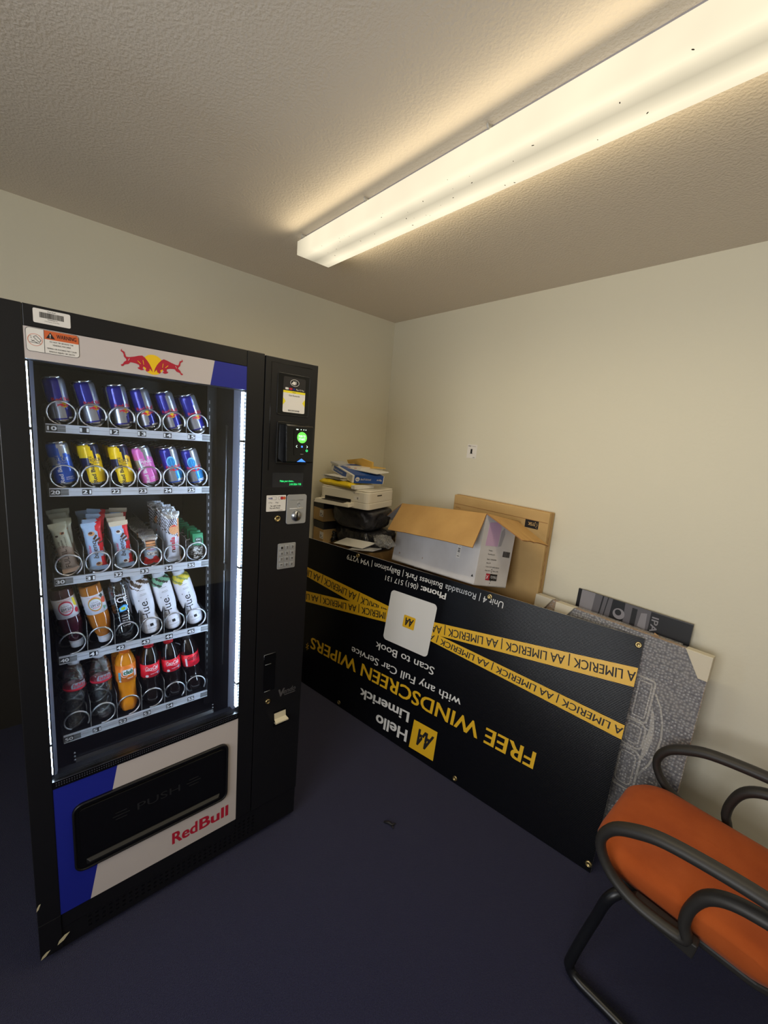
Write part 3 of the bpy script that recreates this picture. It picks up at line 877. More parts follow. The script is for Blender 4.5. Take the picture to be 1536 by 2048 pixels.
def round_root(name, A, B, x, spin=0.0):
    """frame standing at B = (y, z) with its axis towards A = (y, z)"""
    Bv = Vector((x, B[0], B[1])); Z = Vector((0, A[0]-B[0], A[1]-B[1])).normalized()
    X = Vector((1, 0, 0)); Y = Z.cross(X)
    return Matrix(((X.x, Y.x, Z.x, Bv.x), (X.y, Y.y, Z.y, Bv.y), (X.z, Y.z, Z.z, Bv.z), (0, 0, 0, 1)))
def cyl(r, th0, z0):
    return lambda x, y: Vector(((r+.0004)*math.cos(th0+x/r), (r+.0004)*math.sin(th0+x/r), z0+y))
def cylv(r, th0, z0):
    return lambda x, y: Vector(((r+.0004)*math.cos(th0-y/r), (r+.0004)*math.sin(th0-y/r), z0+x))
def wrap(mb, pts, r, th0, z0, m, lift=.0004):
    """outline (x, y) laid on a cylinder"""
    xs = [p[0] for p in pts]
    bm = bmesh.new()
    f = bm.faces.new([bm.verts.new((p[0], p[1], 0)) for p in pts])
    bmesh.ops.triangulate(bm, faces=[f])
    a, b = min(xs), max(xs)
    n = max(1, int((b-a)/(r*.22)))
    for k in range(1, n):
        bmesh.ops.bisect_plane(bm, geom=bm.verts[:]+bm.edges[:]+bm.faces[:], plane_co=(a+(b-a)*k/n, 0, 0), plane_no=(1, 0, 0), dist=1e-6)
    bm.verts.index_update()
    mb.add([((r+lift)*math.cos(th0+q.co.x/r), (r+lift)*math.sin(th0+q.co.x/r), z0+q.co.y) for q in bm.verts], [[q.index for q in f.verts] for f in bm.faces], m)
    bm.free()
D2R = PI/180
def dth(a, b):
    return (a-b+PI) % (2*PI)-PI

def make_can(kind, th_c):
    root = empty('drink_can')
    th_c *= D2R
    def classic(th, z):
        t = z/CH
        if z < .009: return M_CAN
        q = dth(th, th_c+.10*(t-.5))
        left = (-PI/2 < q < 0) or q > PI/2
        if .075 < t < .125: return M_CBLU if left else M_CNVY
        if t < .075: return M_CSIL
        up = t > .46
        return M_CBLU if left == up else M_CSIL
    def light(th, z):
        t = z/CH
        if z < .009: return M_CAN
        q = dth(th, th_c)
        left = (-PI/2 < q < 0) or q > PI/2
        if t > .46: return (M_CBLU if left else M_CSIL)
        if .07 < t < .11: return M_CSEA
        return M_CSIL if left else M_CSKY
    def edition(main, dark):
        def fn(th, z):
            t = z/CH
            if z < .009: return M_CAN
            q = dth(th, th_c)
            w1 = .10*math.sin(9*t)+.07*math.sin(23*t+q*5)
            if t > .70+w1*.4 and q > .05+(.92-t)*1.3+w1*.5: return dark
            if .50+w1*.5 < t < .69 and q < -.35-w1 + (t-.5): return dark
            if t < .52 and q < -.62 - (t*.5): return dark if main is M_CYEL else main
            return main
        return fn
    fn = {'classic': classic, 'light': light, 'blue': edition(M_CSEA, M_CSIL), 'yellow': edition(M_CYEL, M_CNVY), 'pink': edition(M_CPNK, M_CSIL)}[kind]
    prof = [(0, .008), (.014, .006), (.0182, .001), (.0195, 0), (.0212, .001), (.0243, .006), (CR, .0115)]
    prof += [(CR, .0115+.0995*i/26) for i in range(1, 27)] + [(.0247, .1155), (.0228, .1195)]
    body = MB().lathe(prof, fn, 48)
    if kind == 'classic':
        body.text('Red Bull', M_CRED, cyl(CR, th_c-.0245/CR, .0605), w=.049, cap=.0088, bold=.03, cuts=14)
        ex, ez = .002, .050
        s = circle(.0075, 16, ex, ez)
        wrap(body, s, CR, th_c, 0, M_YEL, .0003)
        for mir in (-1, 1):
            wrap(body, [(ex+mir*(p[0]-1)*.019, ez-.005+p[1]*.0105) for p in BULL], CR, th_c, 0, M_CRED, .0006)
        wrap(body, rrect(.030, .0045, .0004, 1, .020, .0155), CR, th_c, 0, M_WHT)
    elif kind == 'light':
        wrap(body, circle(.0135, 22, -.003, .078, .018), CR, th_c, 0, M_PALE, .0003)
        wrap(body, circle(.0105, 22, -.003, .077, .0145), CR, th_c, 0, M_CSKY, .0005)
        body.text('Red Bull', M_CRED, cyl(CR, th_c-.0225/CR, .0585), w=.045, cap=.0085, bold=.03, cuts=14)
        for mir in (-1, 1):
            wrap(body, [(.004+mir*(p[0]-1)*.018, .048+p[1]*.009) for p in BULL], CR, th_c, 0, M_CRED, .0006)
        for z in (.016, .020):
            wrap(body, rrect(.024, .0022, .0004, 1, .014, z), CR, th_c, 0, M_WHT)
    else:
        ink = M_CNVY if kind == 'yellow' else M_WHT
        ed = {'blue': 'BLUE', 'yellow': 'TROPICAL', 'pink': 'PINK'}[kind]
        ink2 = {'blue': M_CSIL, 'yellow': M_CNVY, 'pink': M_WHT}[kind]
        body.text('THE', ink2, cyl(CR, th_c-.008/CR, .083), w=.010, cap=.0045, bold=.02, cuts=3)
        body.text(ed, ink2, cyl(CR, th_c-.008/CR, .0715), w=.034, cap=.0095, bold=.015, cuts=10)
        body.text('EDITION', ink2, cyl(CR, th_c-.008/CR, .0645), w=.026, cap=.0048, cuts=8)
        body.text('Red Bull', ink, cylv(CR, th_c+.002/CR, .0125), w=.052, cap=.0095, bold=.03, cuts=2)
        if kind != 'yellow':
            for z, ww in ((.024, .018), (.019, .020)):
                body.text('SUMMER BERRY' if z > .02 else 'FLAVOUR', M_WHT, cyl(CR, th_c+.007/CR, z), w=ww, cap=.0034, cuts=6)
        else:
            wrap(body, [(-.016, .012), (-.002, .012), (.004, .062), (-.003, .066)], CR, th_c, 0, mat('can_light_yellow', c(255, 224, 60), .3, coat=.3), .0002)
            body.tube([cyl(CR, th_c-.012/CR, .016)(.0022*math.cos(t*PI/6), .0022*math.sin(t*PI/6)) for t in range(12)], .0003, M_CNVY, 4, closed=True)
    body.build('body', root, normals=False)
    lid = MB().lathe([(.0228, .1195), (.0230, .1225), (.0236, .1238), (.0230, CH), (.0215, .1232), (.0212, .1205), (0, .1205)], M_CAN, 40)
    ld = lid.build('lid', root)
    t = MB().prism(rrect(.009, .020, .004, 4), (0, 0, .1212), (0, 1, 0), (1, 0, 0), -.001, M_CAN)
    t.build('pull_tab', ld)
    return root

def kids(o):
    return [k for k in bpy.data.objects if k.parent is o]
def copy_thing(root):
    r = root.copy(); COL.objects.link(r)
    for ch in kids(root):
        d = ch.copy(); COL.objects.link(d); d.parent = r
        for g in kids(ch):
            e = g.copy(); COL.objects.link(e); e.parent = d
    return r
ORD = ['first', 'second', 'third', 'fourth', 'fifth', 'sixth', 'seventh', 'eighth']

# y, z of the foot and of the top of what stands at the front of each slot
POS = {10: (-1.870, 1.566, -.169), 11: (-1.796, 1.566, -.235), 12: (-1.725, 1.566, -.192), 13: (-1.656, 1.567, -.283), 14: (-1.583, 1.568, -.332), 15: (-1.511, 1.569, -.372),
       20: (-1.868, 1.394, -.182), 21: (-1.798, 1.394, -.187), 22: (-1.723, 1.394, -.200), 23: (-1.655, 1.395, -.287), 24: (-1.581, 1.395, -.252), 25: (-1.514, 1.395, -.292)}
KIND = {10: ('classic', 22), 11: ('classic', 22), 12: ('classic', 20), 13: ('classic', -2), 14: ('classic', -6), 15: ('classic', 10),
        20: ('blue', -14), 21: ('yellow', -2), 22: ('yellow', -10), 23: ('pink', -16), 24: ('light', -2), 25: ('light', -8)}
LOOK = {'classic': 'dark blue and silver', 'light': 'light blue and silver', 'blue': 'plain blue', 'yellow': 'yellow and navy', 'pink': 'pink'}
BACK = {10: 0, 11: 1, 12: 1, 13: 2, 14: 1, 15: 2, 20: 0, 21: 3, 22: 4, 23: 5, 24: 4, 25: 3}
protos = {}
for s, (y, z, lean) in POS.items():
    kd = KIND[s]
    row = 'cans on the top shelf' if s < 20 else 'cans on the second shelf'
    if kd not in protos:
        protos[kd] = make_can(*kd); o = protos[kd]
    else:
        o = copy_thing(protos[kd])
    fx = .780
    Mx = round_root('', (y+lean, z+1), (y, z), fx)
    o.matrix_world = Mx
    tag(o, 'leaning %s energy drink can at the front of slot %d' % (LOOK[kd[0]], s), 'can', row)
    for k in range(BACK[s]):
        b = copy_thing(protos[kd])
        b.matrix_world = Matrix.Translation((-.064*(k+1), 0, 0)) @ Mx
        tag(b, '%s %s energy drink can behind the front one in slot %d' % (ORD[k], LOOK[kd[0]], s), 'can', row)

# --- wrapped bars
def pouch(w, h, t, seal, front, back, seed=0, wrinkle=.0012, nu=18, nv=44):
    """pillow wrapper with crimped flat ends; returns the mesh and a function onto its front"""
    def thick(u, v):
        e = min(v, 1-v)*h
        k = 0 if e < seal else min(1.0, (e-seal)/(.22*w+.004))
        k = math.sin(k*PI/2)**.7 if k > 0 else 0
        return (t/2)*k*max(0.0, 1-abs(2*u-1)**3.2)**.55+.0004
    def half(v):
        e = min(v, 1-v)*h
        k = 0 if e < seal else min(1.0, (e-seal)/(.2*w+.004))
        return w/2*(1.06-.14*math.sin(k*PI/2))
    def pos(u, v, s=1, lift=0.0):
        n = noise.noise(Vector((u*5+seed*7.1, v*11+seed*3.3, s*2.0)))*wrinkle
        e = min(v, 1-v)*h
        cr = .0007*math.sin(u*60) if e < seal else 0
        bow = .004*math.sin(v*PI) if False else 0
        return Vector((s*(thick(u, v)+lift+(n if e > seal else n*.6))+cr+bow, (2*u-1)*half(v), v*h))
    mb = MB()
    mb.grid(nu, nv, lambda u, v: pos(u, v), front)
    mb.grid(nu, nv, lambda u, v: pos(u, v, -1), back)
    return mb, (lambda x, y, lift=.0008: pos(min(1, max(0, .5+x/w)), min(1, max(0, y/h)), 1, lift))
def ptext(mb, s, m, srf, x, y, w, cap, bold=.0, vertical=True, shear=0.0):
    if vertical:
        mb.text(s, m, lambda a, b: srf(x-b, y+a), w=w, cap=cap, bold=bold, cuts=10, shear=shear)
    else:
        mb.text(s, m, lambda a, b: srf(x+a, y+b), w=w, cap=cap, bold=bold, cuts=8, shear=shear)
def patch(mb, pts, m, srf, lift=.0009, n=6):
    """outline on a wrapper, filled as a fan of small faces so that it follows the surface"""
    cx = sum(p[0] for p in pts)/len(pts); cy = sum(p[1] for p in pts)/len(pts)
    k = len(pts); vs = [srf(cx, cy, lift)]; fs = []
    for j in range(1, n+1):
        for p in pts:
            vs.append(srf(cx+(p[0]-cx)*j/n, cy+(p[1]-cy)*j/n, lift))
    for i in range(k):
        fs.append((0, 1+i, 1+(i+1) % k))
        for j in range(n-1):
            a = 1+j*k
            fs.append((a+i, a+k+i, a+k+(i+1) % k, a+(i+1) % k))
    mb.add(vs, fs, m, True)
M_FOIL = mat('crinkled_foil', c(190, 194, 200), 0.25, metal=0.9, bump=(240, .5, .003))
M_ICEB = mat('ice_blue_wrapper', c(176, 205, 240), 0.34, bump=(60, .2, .002))
M_CREAM = mat('cream_wrapper', c(214, 200, 176), 0.38, bump=(60, .2, .002))
M_BRED = mat('red_wrapper', c(214, 24, 44), 0.34, bump=(60, .2, .002))
M_CHOC = mat('chocolate_brown', c(84, 46, 34), 0.45)
M_TAN = mat('biscuit_print', c(222, 160, 112), 0.5)
M_SAGE = mat('sage_wrapper', c(186, 188, 168), 0.36, bump=(60, .25, .002))
M_TAUP = mat('taupe_wrapper', c(168, 150, 138), 0.36, bump=(60, .25, .002))
M_PEACH = mat('peach_wrapper_end', c(238, 205, 180), 0.4, bump=(60, .2, .002))
M_BROWNT = mat('dark_brown_print', c(50, 28, 24), 0.5)
M_MILK = mat('white_wrapper', c(206, 214, 232), 0.36, bump=(60, .2, .002))
M_PINKP = mat('pink_print', c(226, 60, 110), 0.45)

def bar_bueno(white, seed):
    root = empty('chocolate_bar')
    w, h = .047, .150
    def fr(u, v):
        edge = .74+.06*math.sin(v*17+seed)+.04*math.sin(v*41)
        if white and v > .90: return M_CREAM
        if .28 < v < .47 and u > .92: return M_ICEB
        if u > edge+(.12 if v < .40 and v > .30 else 0) and (v > .10): return M_BRED
        return M_ICEB
    mb, srf = pouch(w, h, .016, .010, fr, M_BRED if not white else M_CREAM, seed)
    ptext(mb, 'bueno', M_BROWNT, srf, .004, .040, .056, .0135, .015, shear=.2)
    ptext(mb, 'Kinder', M_PINKP, srf, -.012, .058, .026, .0065, .02)
    for cx, cy, r in ((-.004, .118, .009), (.002, .022, .009)):
        patch(mb, circle(r, 14, cx, cy, r*.75), M_WHT if white else M_TAN, srf, .0009, 3)
        patch(mb, circle(r*.62, 12, cx-.002, cy+.002, r*.45), M_CHOC, srf, .0014, 3)
    for (a, b, an) in ((.010, .098, .5), (.016, .088, .2), (.004, .106, .9)):
        ca, sa = math.cos(an), math.sin(an)
        patch(mb, [(a+p*ca-q_*sa, b+p*sa+q_*ca) for p, q_ in ((-.008, -.003), (.008, -.003), (.008, .003), (-.008, .003))], M_CHOC, srf, .0012, 3)
    mb.build('wrapper', root, normals=False)
    return root
def bar_protein(seed):
    root = empty('protein_bar')
    w, h = .040, .152
    def fr(u, v):
        if v < .085: return M_PEACH
        if v < .52+.05*math.sin(u*4): return M_TAUP
        return M_SAGE
    mb, srf = pouch(w, h, .018, .012, fr, M_SAGE, seed)
    ptext(mb, 'FULFIL', M_BROWNT, srf, .003, .020, .054, .0135, .0)
    ptext(mb, 'VITAMIN', M_BROWNT, srf, -.008, .079, .020, .0042, .02)
    ptext(mb, 'PROTEIN BAR', M_BROWNT, srf, .000, .079, .024, .0042, .02)
    ptext(mb, 'white chocolate', M_BROWNT, srf, .008, .079, .032, .003)
    patch(mb, circle(.006, 12, .005, .122, .004), M_TAN, srf, .001, 3)
    patch(mb, [(.002, .118), (.009, .120), (.010, .126), (.003, .125)], M_CHOC, srf, .0014, 2)
    patch(mb, circle(.004, 10, -.010, .116, .003), M_BROWNT, srf, .001, 2)
    mb.build('wrapper', root, normals=False)
    return root
def bar_cards(seed):
    root = empty('biscuit_pack')
    w, h = .044, .098
    def fr(u, v):
        if v > .84 or v < .03: return M_FOIL
        if v < .24+.05*math.sin(u*9+1): return M_BRED
        if v < .56+.10*(u-.5): return M_ICEB
        if abs(u-.5) < .36: return M_TAN if (int(v*30) % 3) else M_CHOC
        return M_FOIL
    mb, srf = pouch(w, h, .014, .012, fr, M_FOIL, seed)
    ptext(mb, 'Kinder', M_PINKP, srf, -.008, .049, .018, .0045, .02, vertical=False)
    patch(mb, rrect(.034, .013, .004, 3, .002, .038), M_WHT, srf, .0008, 3)
    ptext(mb, 'Cards', M_BROWNT, srf, -.014, .0335, .031, .0095, .035, vertical=False)
    mb.build('wrapper', root, normals=False)
    return root
def bar_nutella(seed):
    root = empty('hazelnut_biscuit_bar')
    w, h = .044, .172
    M_STR = M_BROWNT
    def fr(u, v):
        if v > .86: return M_FOIL
        if v > .54 - (u-.5)*.12:
            if u > .86: return M_TAN
            return M_STR if int((u*1.0+v*2.2)*13) % 2 else M_MILK
        if u > .93: return M_TAN
        return M_MILK
    mb, srf = pouch(w, h, .014, .012, fr, M_FOIL, seed)
    patch(mb, circle(.0155, 20, .002, .112, .0165), M_TAN, srf, .001, 4)
    patch(mb, [(-.012, .120), (.004, .128), (.014, .122), (.003, .123)], M_BRED, srf, .0015, 3)
    for k in range(9):
        a = k*2.4; rr = .003+.0012*k
        patch(mb, circle(.0008, 6, .002+rr*math.cos(a), .112+rr*math.sin(a)), M_CHOC, srf, .0017, 1)
    mb.text('n', M_BROWNT, lambda a, b: srf(.004-b, .0345+a), w=.009, cap=.0150, bold=.03, cuts=3)
    mb.text('utella', M_CRED, lambda a, b: srf(.004-b, .0445+a), w=.042, cap=.0150, bold=.03, cuts=10)
    ptext(mb, 'Biscuits', M_PINKP, srf, .014, .066, .022, .0045)
    mb.build('wrapper', root, normals=False)
    return root
M_TTG = mat('green_label', c(16, 130, 84), 0.4)
M_TTD = mat('dark_green_print', c(10, 54, 36), 0.45)
M_TTB = clear_mat('clear_box_plastic', base=.05, edge=.5, rough=.06)
def mint_box(seed):
    root = empty('mint_box')
    w, h, t = .036, .092, .016
    MB().bx(-t/2, t/2, -w/2, w/2, 0, h-.004, M_TTB).build('clear_box', root, bevel=.002)
    q = MB().bx(-t/2+.0008, t/2+.0006, -w/2+.001, w/2-.001, .052, h, M_TTG)
    for r in (.012, .015, .018):
        q.tube([(t/2+.0008, min(w/2-.002, max(-w/2+.002, .004+r*math.cos(k*PI/9))), .067+r*math.sin(k*PI/9)) for k in range(18)], .0007, mat('pale_green_print', c(90, 190, 150), .4), 4, closed=True)
    q.prism(rrect(.024, .021, .004, 3, .001, .067), (t/2+.0008, 0, 0), (0, 1, 0), (0, 0, 1), .0004, M_TTD)
    q.text('tic', M_WHT, yz(-.007, .0685, t/2+.0016), w=.015, cap=.0075, bold=.03)
    q.text('tac', M_WHT, yz(-.009, .0595, t/2+.0016), w=.018, cap=.0060, bold=.03)
    q.build('label', root)
    q = MB(); random.seed(seed)
    for k in range(46):
        q.ellipsoid((random.uniform(.0, t/2-.003), random.uniform(-w/2+.004, w/2-.004), .005+random.uniform(0, .038)), .0026, .0036, .0026, M_WHT, 8, 5)
    o = q.build('mints', root); o['kind'] = 'stuff'
    return root
BARS = {30: (lambda: bar_protein(1), (-1.868, 1.138, -.20), 4, 'taupe and sage wrapped protein bar', 'bar', .045),
        31: (lambda: bar_bueno(False, 2), (-1.801, 1.134, -.124), 4, 'ice blue and red chocolate bar', 'bar', .045),
        32: (lambda: bar_bueno(True, 3), (-1.731, 1.134, -.129), 4, 'cream-topped blue and red chocolate bar', 'bar', .045),
        33: (lambda: bar_cards(4), (-1.658, 1.133, -.070), 7, 'small silver and red biscuit pack', 'biscuit pack', .040),
        34: (lambda: bar_nutella(5), (-1.592, 1.133, -.040), 5, 'tall striped hazelnut biscuit bar', 'bar', .042),
        35: (lambda: mint_box(6), (-1.514, 1.133, -.052), 8, 'clear green-labelled mint box', 'mint box', .036)}
for s, (mk, (y, z, lean), nb, look, cat, pit) in BARS.items():
    p = mk()
    Mx = round_root('', (y+lean, z+1), (y, z), .786)
    p.matrix_world = Mx
    tag(p, '%s standing at the front of slot %d' % (look, s), cat, 'snacks on the middle shelf')
    for k in range(nb):
        b = copy_thing(p)
        random.seed(s*10+k)
        amp = .5 if s in (35, 33, 34) else 1.0
        J = Matrix.Translation((-pit*(k+1), random.uniform(-.006, .004)*amp, random.uniform(0, .004)*amp)) @ Mx @ Matrix.Rotation(random.uniform(-.10, .08)*amp, 4, 'X') @ Matrix.Rotation(random.uniform(-.35, .2)*amp*.6, 4, 'Z')
        if s in (30, 31, 32):
            J = J @ Matrix.Rotation(-.05*(k % 3), 4, 'X') @ Matrix.Translation((0, 0, .006*((k*7) % 3)))
        b.matrix_world = J
        tag(b, '%s %s in the queue behind slot %d' % (ORD[k], look, s), cat, 'snacks on the middle shelf')

# --- bottles
M_BERRY = mat('berry_juice', c(58, 18, 34), 0.12, coat=.6)
M_PEACHJ = mat('amber_juice', c(176, 106, 34), 0.12, coat=.6)
M_ORANGE = mat('orange_squash', c(226, 140, 22), 0.14, coat=.6)
M_COLA = mat('cola', c(16, 8, 8), 0.08, coat=.7)
M_CAPW = mat('white_bottle_cap', c(214, 220, 234), 0.4)
M_CAPR = mat('red_bottle_cap', c(190, 20, 34), 0.4)
M_CAPO = mat('orange_bottle_cap', c(220, 110, 20), 0.4)
M_PET = clear_mat('clear_bottle_plastic', tint=(.86, .92, .96, 1), base=.11, edge=.8, rough=.07, bump=(75, .7, .012))
M_PETICE = clear_mat('clear_smooth_bottle_plastic', tint=(.80, .87, .92, 1), base=.07, edge=.75, rough=.06, bump=(30, .3, .01))
M_LBL = mat('white_bottle_label', c(222, 224, 236), 0.4)
M_CREDL = mat('cola_red_label', c(226, 22, 48), 0.35)
M_CLUBO = mat('orange_bottle_label', c(240, 130, 34), 0.38)
M_CLUBG = mat('green_letter', c(10, 110, 84), 0.4)
M_CLEARL = mat('pale_label', c(150, 160, 176), 0.4)
M_ISHR = mat('water_label_red', c(200, 26, 54), 0.4)
def cap_mesh(r, z0, z1, m):
    q = MB().lathe([(r, z0), (r, z1-.0015), (r-.0015, z1), (0, z1)], m, 36, rf=lambda th, z: 1+.02*math.sin(th*36))
    q.lathe([(r*1.03, z0-.002), (r*1.03, z0+.001)], m, 30)
    return q
def juice_bottle(juice, ring, ring2, word, accent, leafy):
    root = empty('juice_bottle')
    h = .196
    prof = [(0, .006), (.018, .004), (.024, 0), (.0275, .004), (.0285, .012)]
    prof += [(.0285, .012+.093*i/8) for i in range(1, 9)]
    prof += [(.0288, .110), (.0284, .122), (.0268, .138), (.0235, .154), (.0195, .167), (.0165, .174), (.0155, .178), (0, .178)]
    MB().lathe(prof, juice, 40).build('body', root)
    R = .0289
    q = MB().lathe([(R, .030), (R, .092)], M_LBL, 48)
    for a, b, m in ((.0185, .0225, ring), (.0165, .0195, ring2), (.0150, .0178, M_LBL)):
        wrap(q, circle(a, 28, 0, .060, b), R, 0, 0, m, .0003+.0003*(.0225-b)*800)
    q.text('VIT-HIT', M_INK, cyl(R+.0012, -.0135/R, .0575), w=.027, cap=.0085, bold=.02, cuts=8)
    q.text(word, accent, cyl(R+.0012, -.0095/R, .0680), w=.019, cap=.0042, bold=.02, cuts=5)
    q.text('VITAMIN DRINK', M_INK, cyl(R+.0012, -.009/R, .0515), w=.018, cap=.0026, cuts=5)
    q.text('A VITAMIN BOOST', accent, cyl(R+.0006, -.016/R, .0345), w=.032, cap=.0024, cuts=6)
    if leafy:
        wrap(q, [(-.014, .036), (-.020, .046), (-.027, .040), (-.024, .031)], R, 0, 0, M_TTD, .0006)
        wrap(q, circle(.008, 14, -.025, .054, .010), R, 0, 0, mat('grapefruit_print', c(232, 96, 60), .4), .0008)
        wrap(q, [(-.018, .072), (-.020, .086), (-.030, .078)], R, 0, 0, mat('leaf_print', c(110, 170, 140), .4), .0006)
    else:
        wrap(q, [(-.020, .034), (-.021, .058), (-.030, .064), (-.028, .036)], R, 0, 0, M_YST, .0006)
        wrap(q, circle(.006, 12, -.025, .075, .008), R, 0, 0, M_CRED, .0008)
    q.build('label', root, normals=False)
    cap_mesh(.0178, .176, h, M_CAPW).build('cap', root)
    return root
def huel_bottle(band, blot):
    root = empty('milkshake_bottle')
    pts = [(0, .004), (.018, .003), (.0225, 0), (.0262, .004), (.0285, .020), (.0290, .040), (.0272, .050), (.0236, .058), (.0242, .066), (.0262, .078), (.0278, .092), (.0285, .110), (.0285, .172), (.0275, .182), (.0245, .190), (.0195, .195), (.0175, .198), (0, .198)]
    def rad(z):
        for (a, b), (c2, d) in zip(pts[2:], pts[3:]):
            if b <= z <= d:
                return a+(c2-a)*(z-b)/max(1e-6, d-b)
        return .028
    fine = pts[:3]+[(rad(.002+.196*i/60), .002+.196*i/60) for i in range(1, 60)]+pts[-2:]
    def fn(th, z):
        if z > .170+.006*math.sin(3*th)+.003*math.sin(7*th+1): return band if math.sin(5*th+z*300) > -.45 else blot
        return M_LBL
    q = MB().lathe(fine, fn, 48)
    def sv(th0, z0):
        return lambda x, y: (lambda r: Vector(((r+.0005)*math.cos(th0-y/.027), (r+.0005)*math.sin(th0-y/.027), z0+x)))(rad(z0+x))
    def sh(th0, z0):
        return lambda x, y: (lambda r: Vector(((r+.0005)*math.cos(th0+x/r), (r+.0005)*math.sin(th0+x/r), z0+y)))(rad(z0+y))
    q.text('Huel', M_INK, sv(.22, .055), w=.074, cap=.0225, bold=.005, cuts=24)
    wrap(q, rrect(.010, .010, .001, 2, .001, .034), rad(.034), 0, 0, M_INK, .0007)
    for x0, zz, ww in ((-.017, .036, .010), (-.017, .032, .010), (.012, .036, .010), (.012, .032, .010), (-.016, .020, .034)):
        wrap(q, rrect(ww, .0007, .0003, 1, x0+ww/2, zz), rad(zz), 0, 0, M_INK, .0006)
    for zz, ww in ((.148, .018), (.144, .020), (.161, .016)):
        wrap(q, rrect(ww, .0009, .0004, 1, 0, zz), rad(zz), 0, 0, M_INK, .0006)
    q.build('body', root, normals=False)
    cap_mesh(.0185, .196, .212, M_CAPW).build('cap', root)
    return root
def ice_bottle():
    root = empty('sparkling_water_bottle')
    R = .0270
    prof = [(0, .010), (.010, .006), (.020, 0), (.0245, .006), (.0262, .018)]+[(R, .03+.135*i/12) for i in range(13)]+[(.0262, .174), (.0235, .184), (.0185, .192), (.014, .198), (.0135, .200), (0, .200)]
    q = MB().lathe(prof, M_PETICE, 40, rf=lambda th, z: 1-.16*max(0, 1-z/.030)*(0.5+0.5*math.cos(5*th)))
    q.build('body', root)
    q = MB()
    q.text('SPARKLING', M_WHT, cyl(R, -.016/R, .153), w=.033, cap=.0055, bold=.02, cuts=10)
    q.text('ICE', M_WHT, cyl(R, -.0175/R, .131), w=.035, cap=.0165, bold=.02, cuts=10)
    dm = [(-.011, .112), (.004, .122), (.016, .115), (.010, .100), (-.010, .098)]
    wrap(q, dm, R, 0, 0, M_CSKY, .0004)
    wrap(q, [(a*.82+.0005, .109+(b-.109)*.8) for a, b in dm], R, 0, 0, M_PALE, .0007)
    wrap(q, circle(.0062, 14, .001, .109, .005), R, 0, 0, mat('lime_print', c(176, 200, 60), .4), .001)
    for i, s in enumerate(('NATURALLY', 'FLAVOURED', 'ZERO SUGAR', 'LEMON', 'LIME')):
        q.text(s, M_WHT, cyl(R, -.007/R, .082-.0085*i), w=.019, cap=.0040, cuts=5)
    q.build('printed_label', root, normals=False)
    cap_mesh(.015, .199, .212, M_CAPW).build('cap', root)
    return root
def water_bottle(th):
    root = empty('water_bottle')
    prof = [(0, .006), (.016, .004), (.023, 0), (.0270, .006), (.0285, .016), (.0285, .028)]
    for i in range(26):
        z = .030+.092*i/25
        prof.append((.0272-.0018*math.sin((z-.03)/.092*PI)+.0012*(i % 2), z))
    prof += [(.0290, .128), (.0293, .160), (.0285, .175), (.0250, .190), (.0190, .204), (.0138, .212), (.0135, .216), (0, .216)]
    q = MB().lathe(prof, M_PET, 40, rf=lambda t, z: 1+.018*math.sin(5*t+z*160)*(1 if .03 < z < .124 else 0)-.10*max(0, 1-z/.02)*(.5+.5*math.cos(5*t)))
    q.build('body', root)
    R = .0295
    q = MB().lathe([(R, .1315), (R, .1385)], M_ISHR, 40)
    wrap(q, [(-.020, .140), (.018, .140), (.021, .148), (.016, .158), (-.016, .158), (-.021, .150)], R, th, 0, M_CLEARL, .0003)
    q.text('Ishka', M_ISHR, cyl(R+.0005, th-.0155/R, .1435), w=.032, cap=.0125, bold=.02, cuts=9, shear=.2)
    q.text('IRISH SPRING WATER', M_BLUEP, cyl(R+.0008, th-.009/R, .1405), w=.018, cap=.0016, cuts=5)
    q.build('label', root, normals=False)
    cap_mesh(.0145, .214, .229, M_CAPW).build('cap', root)
    return root
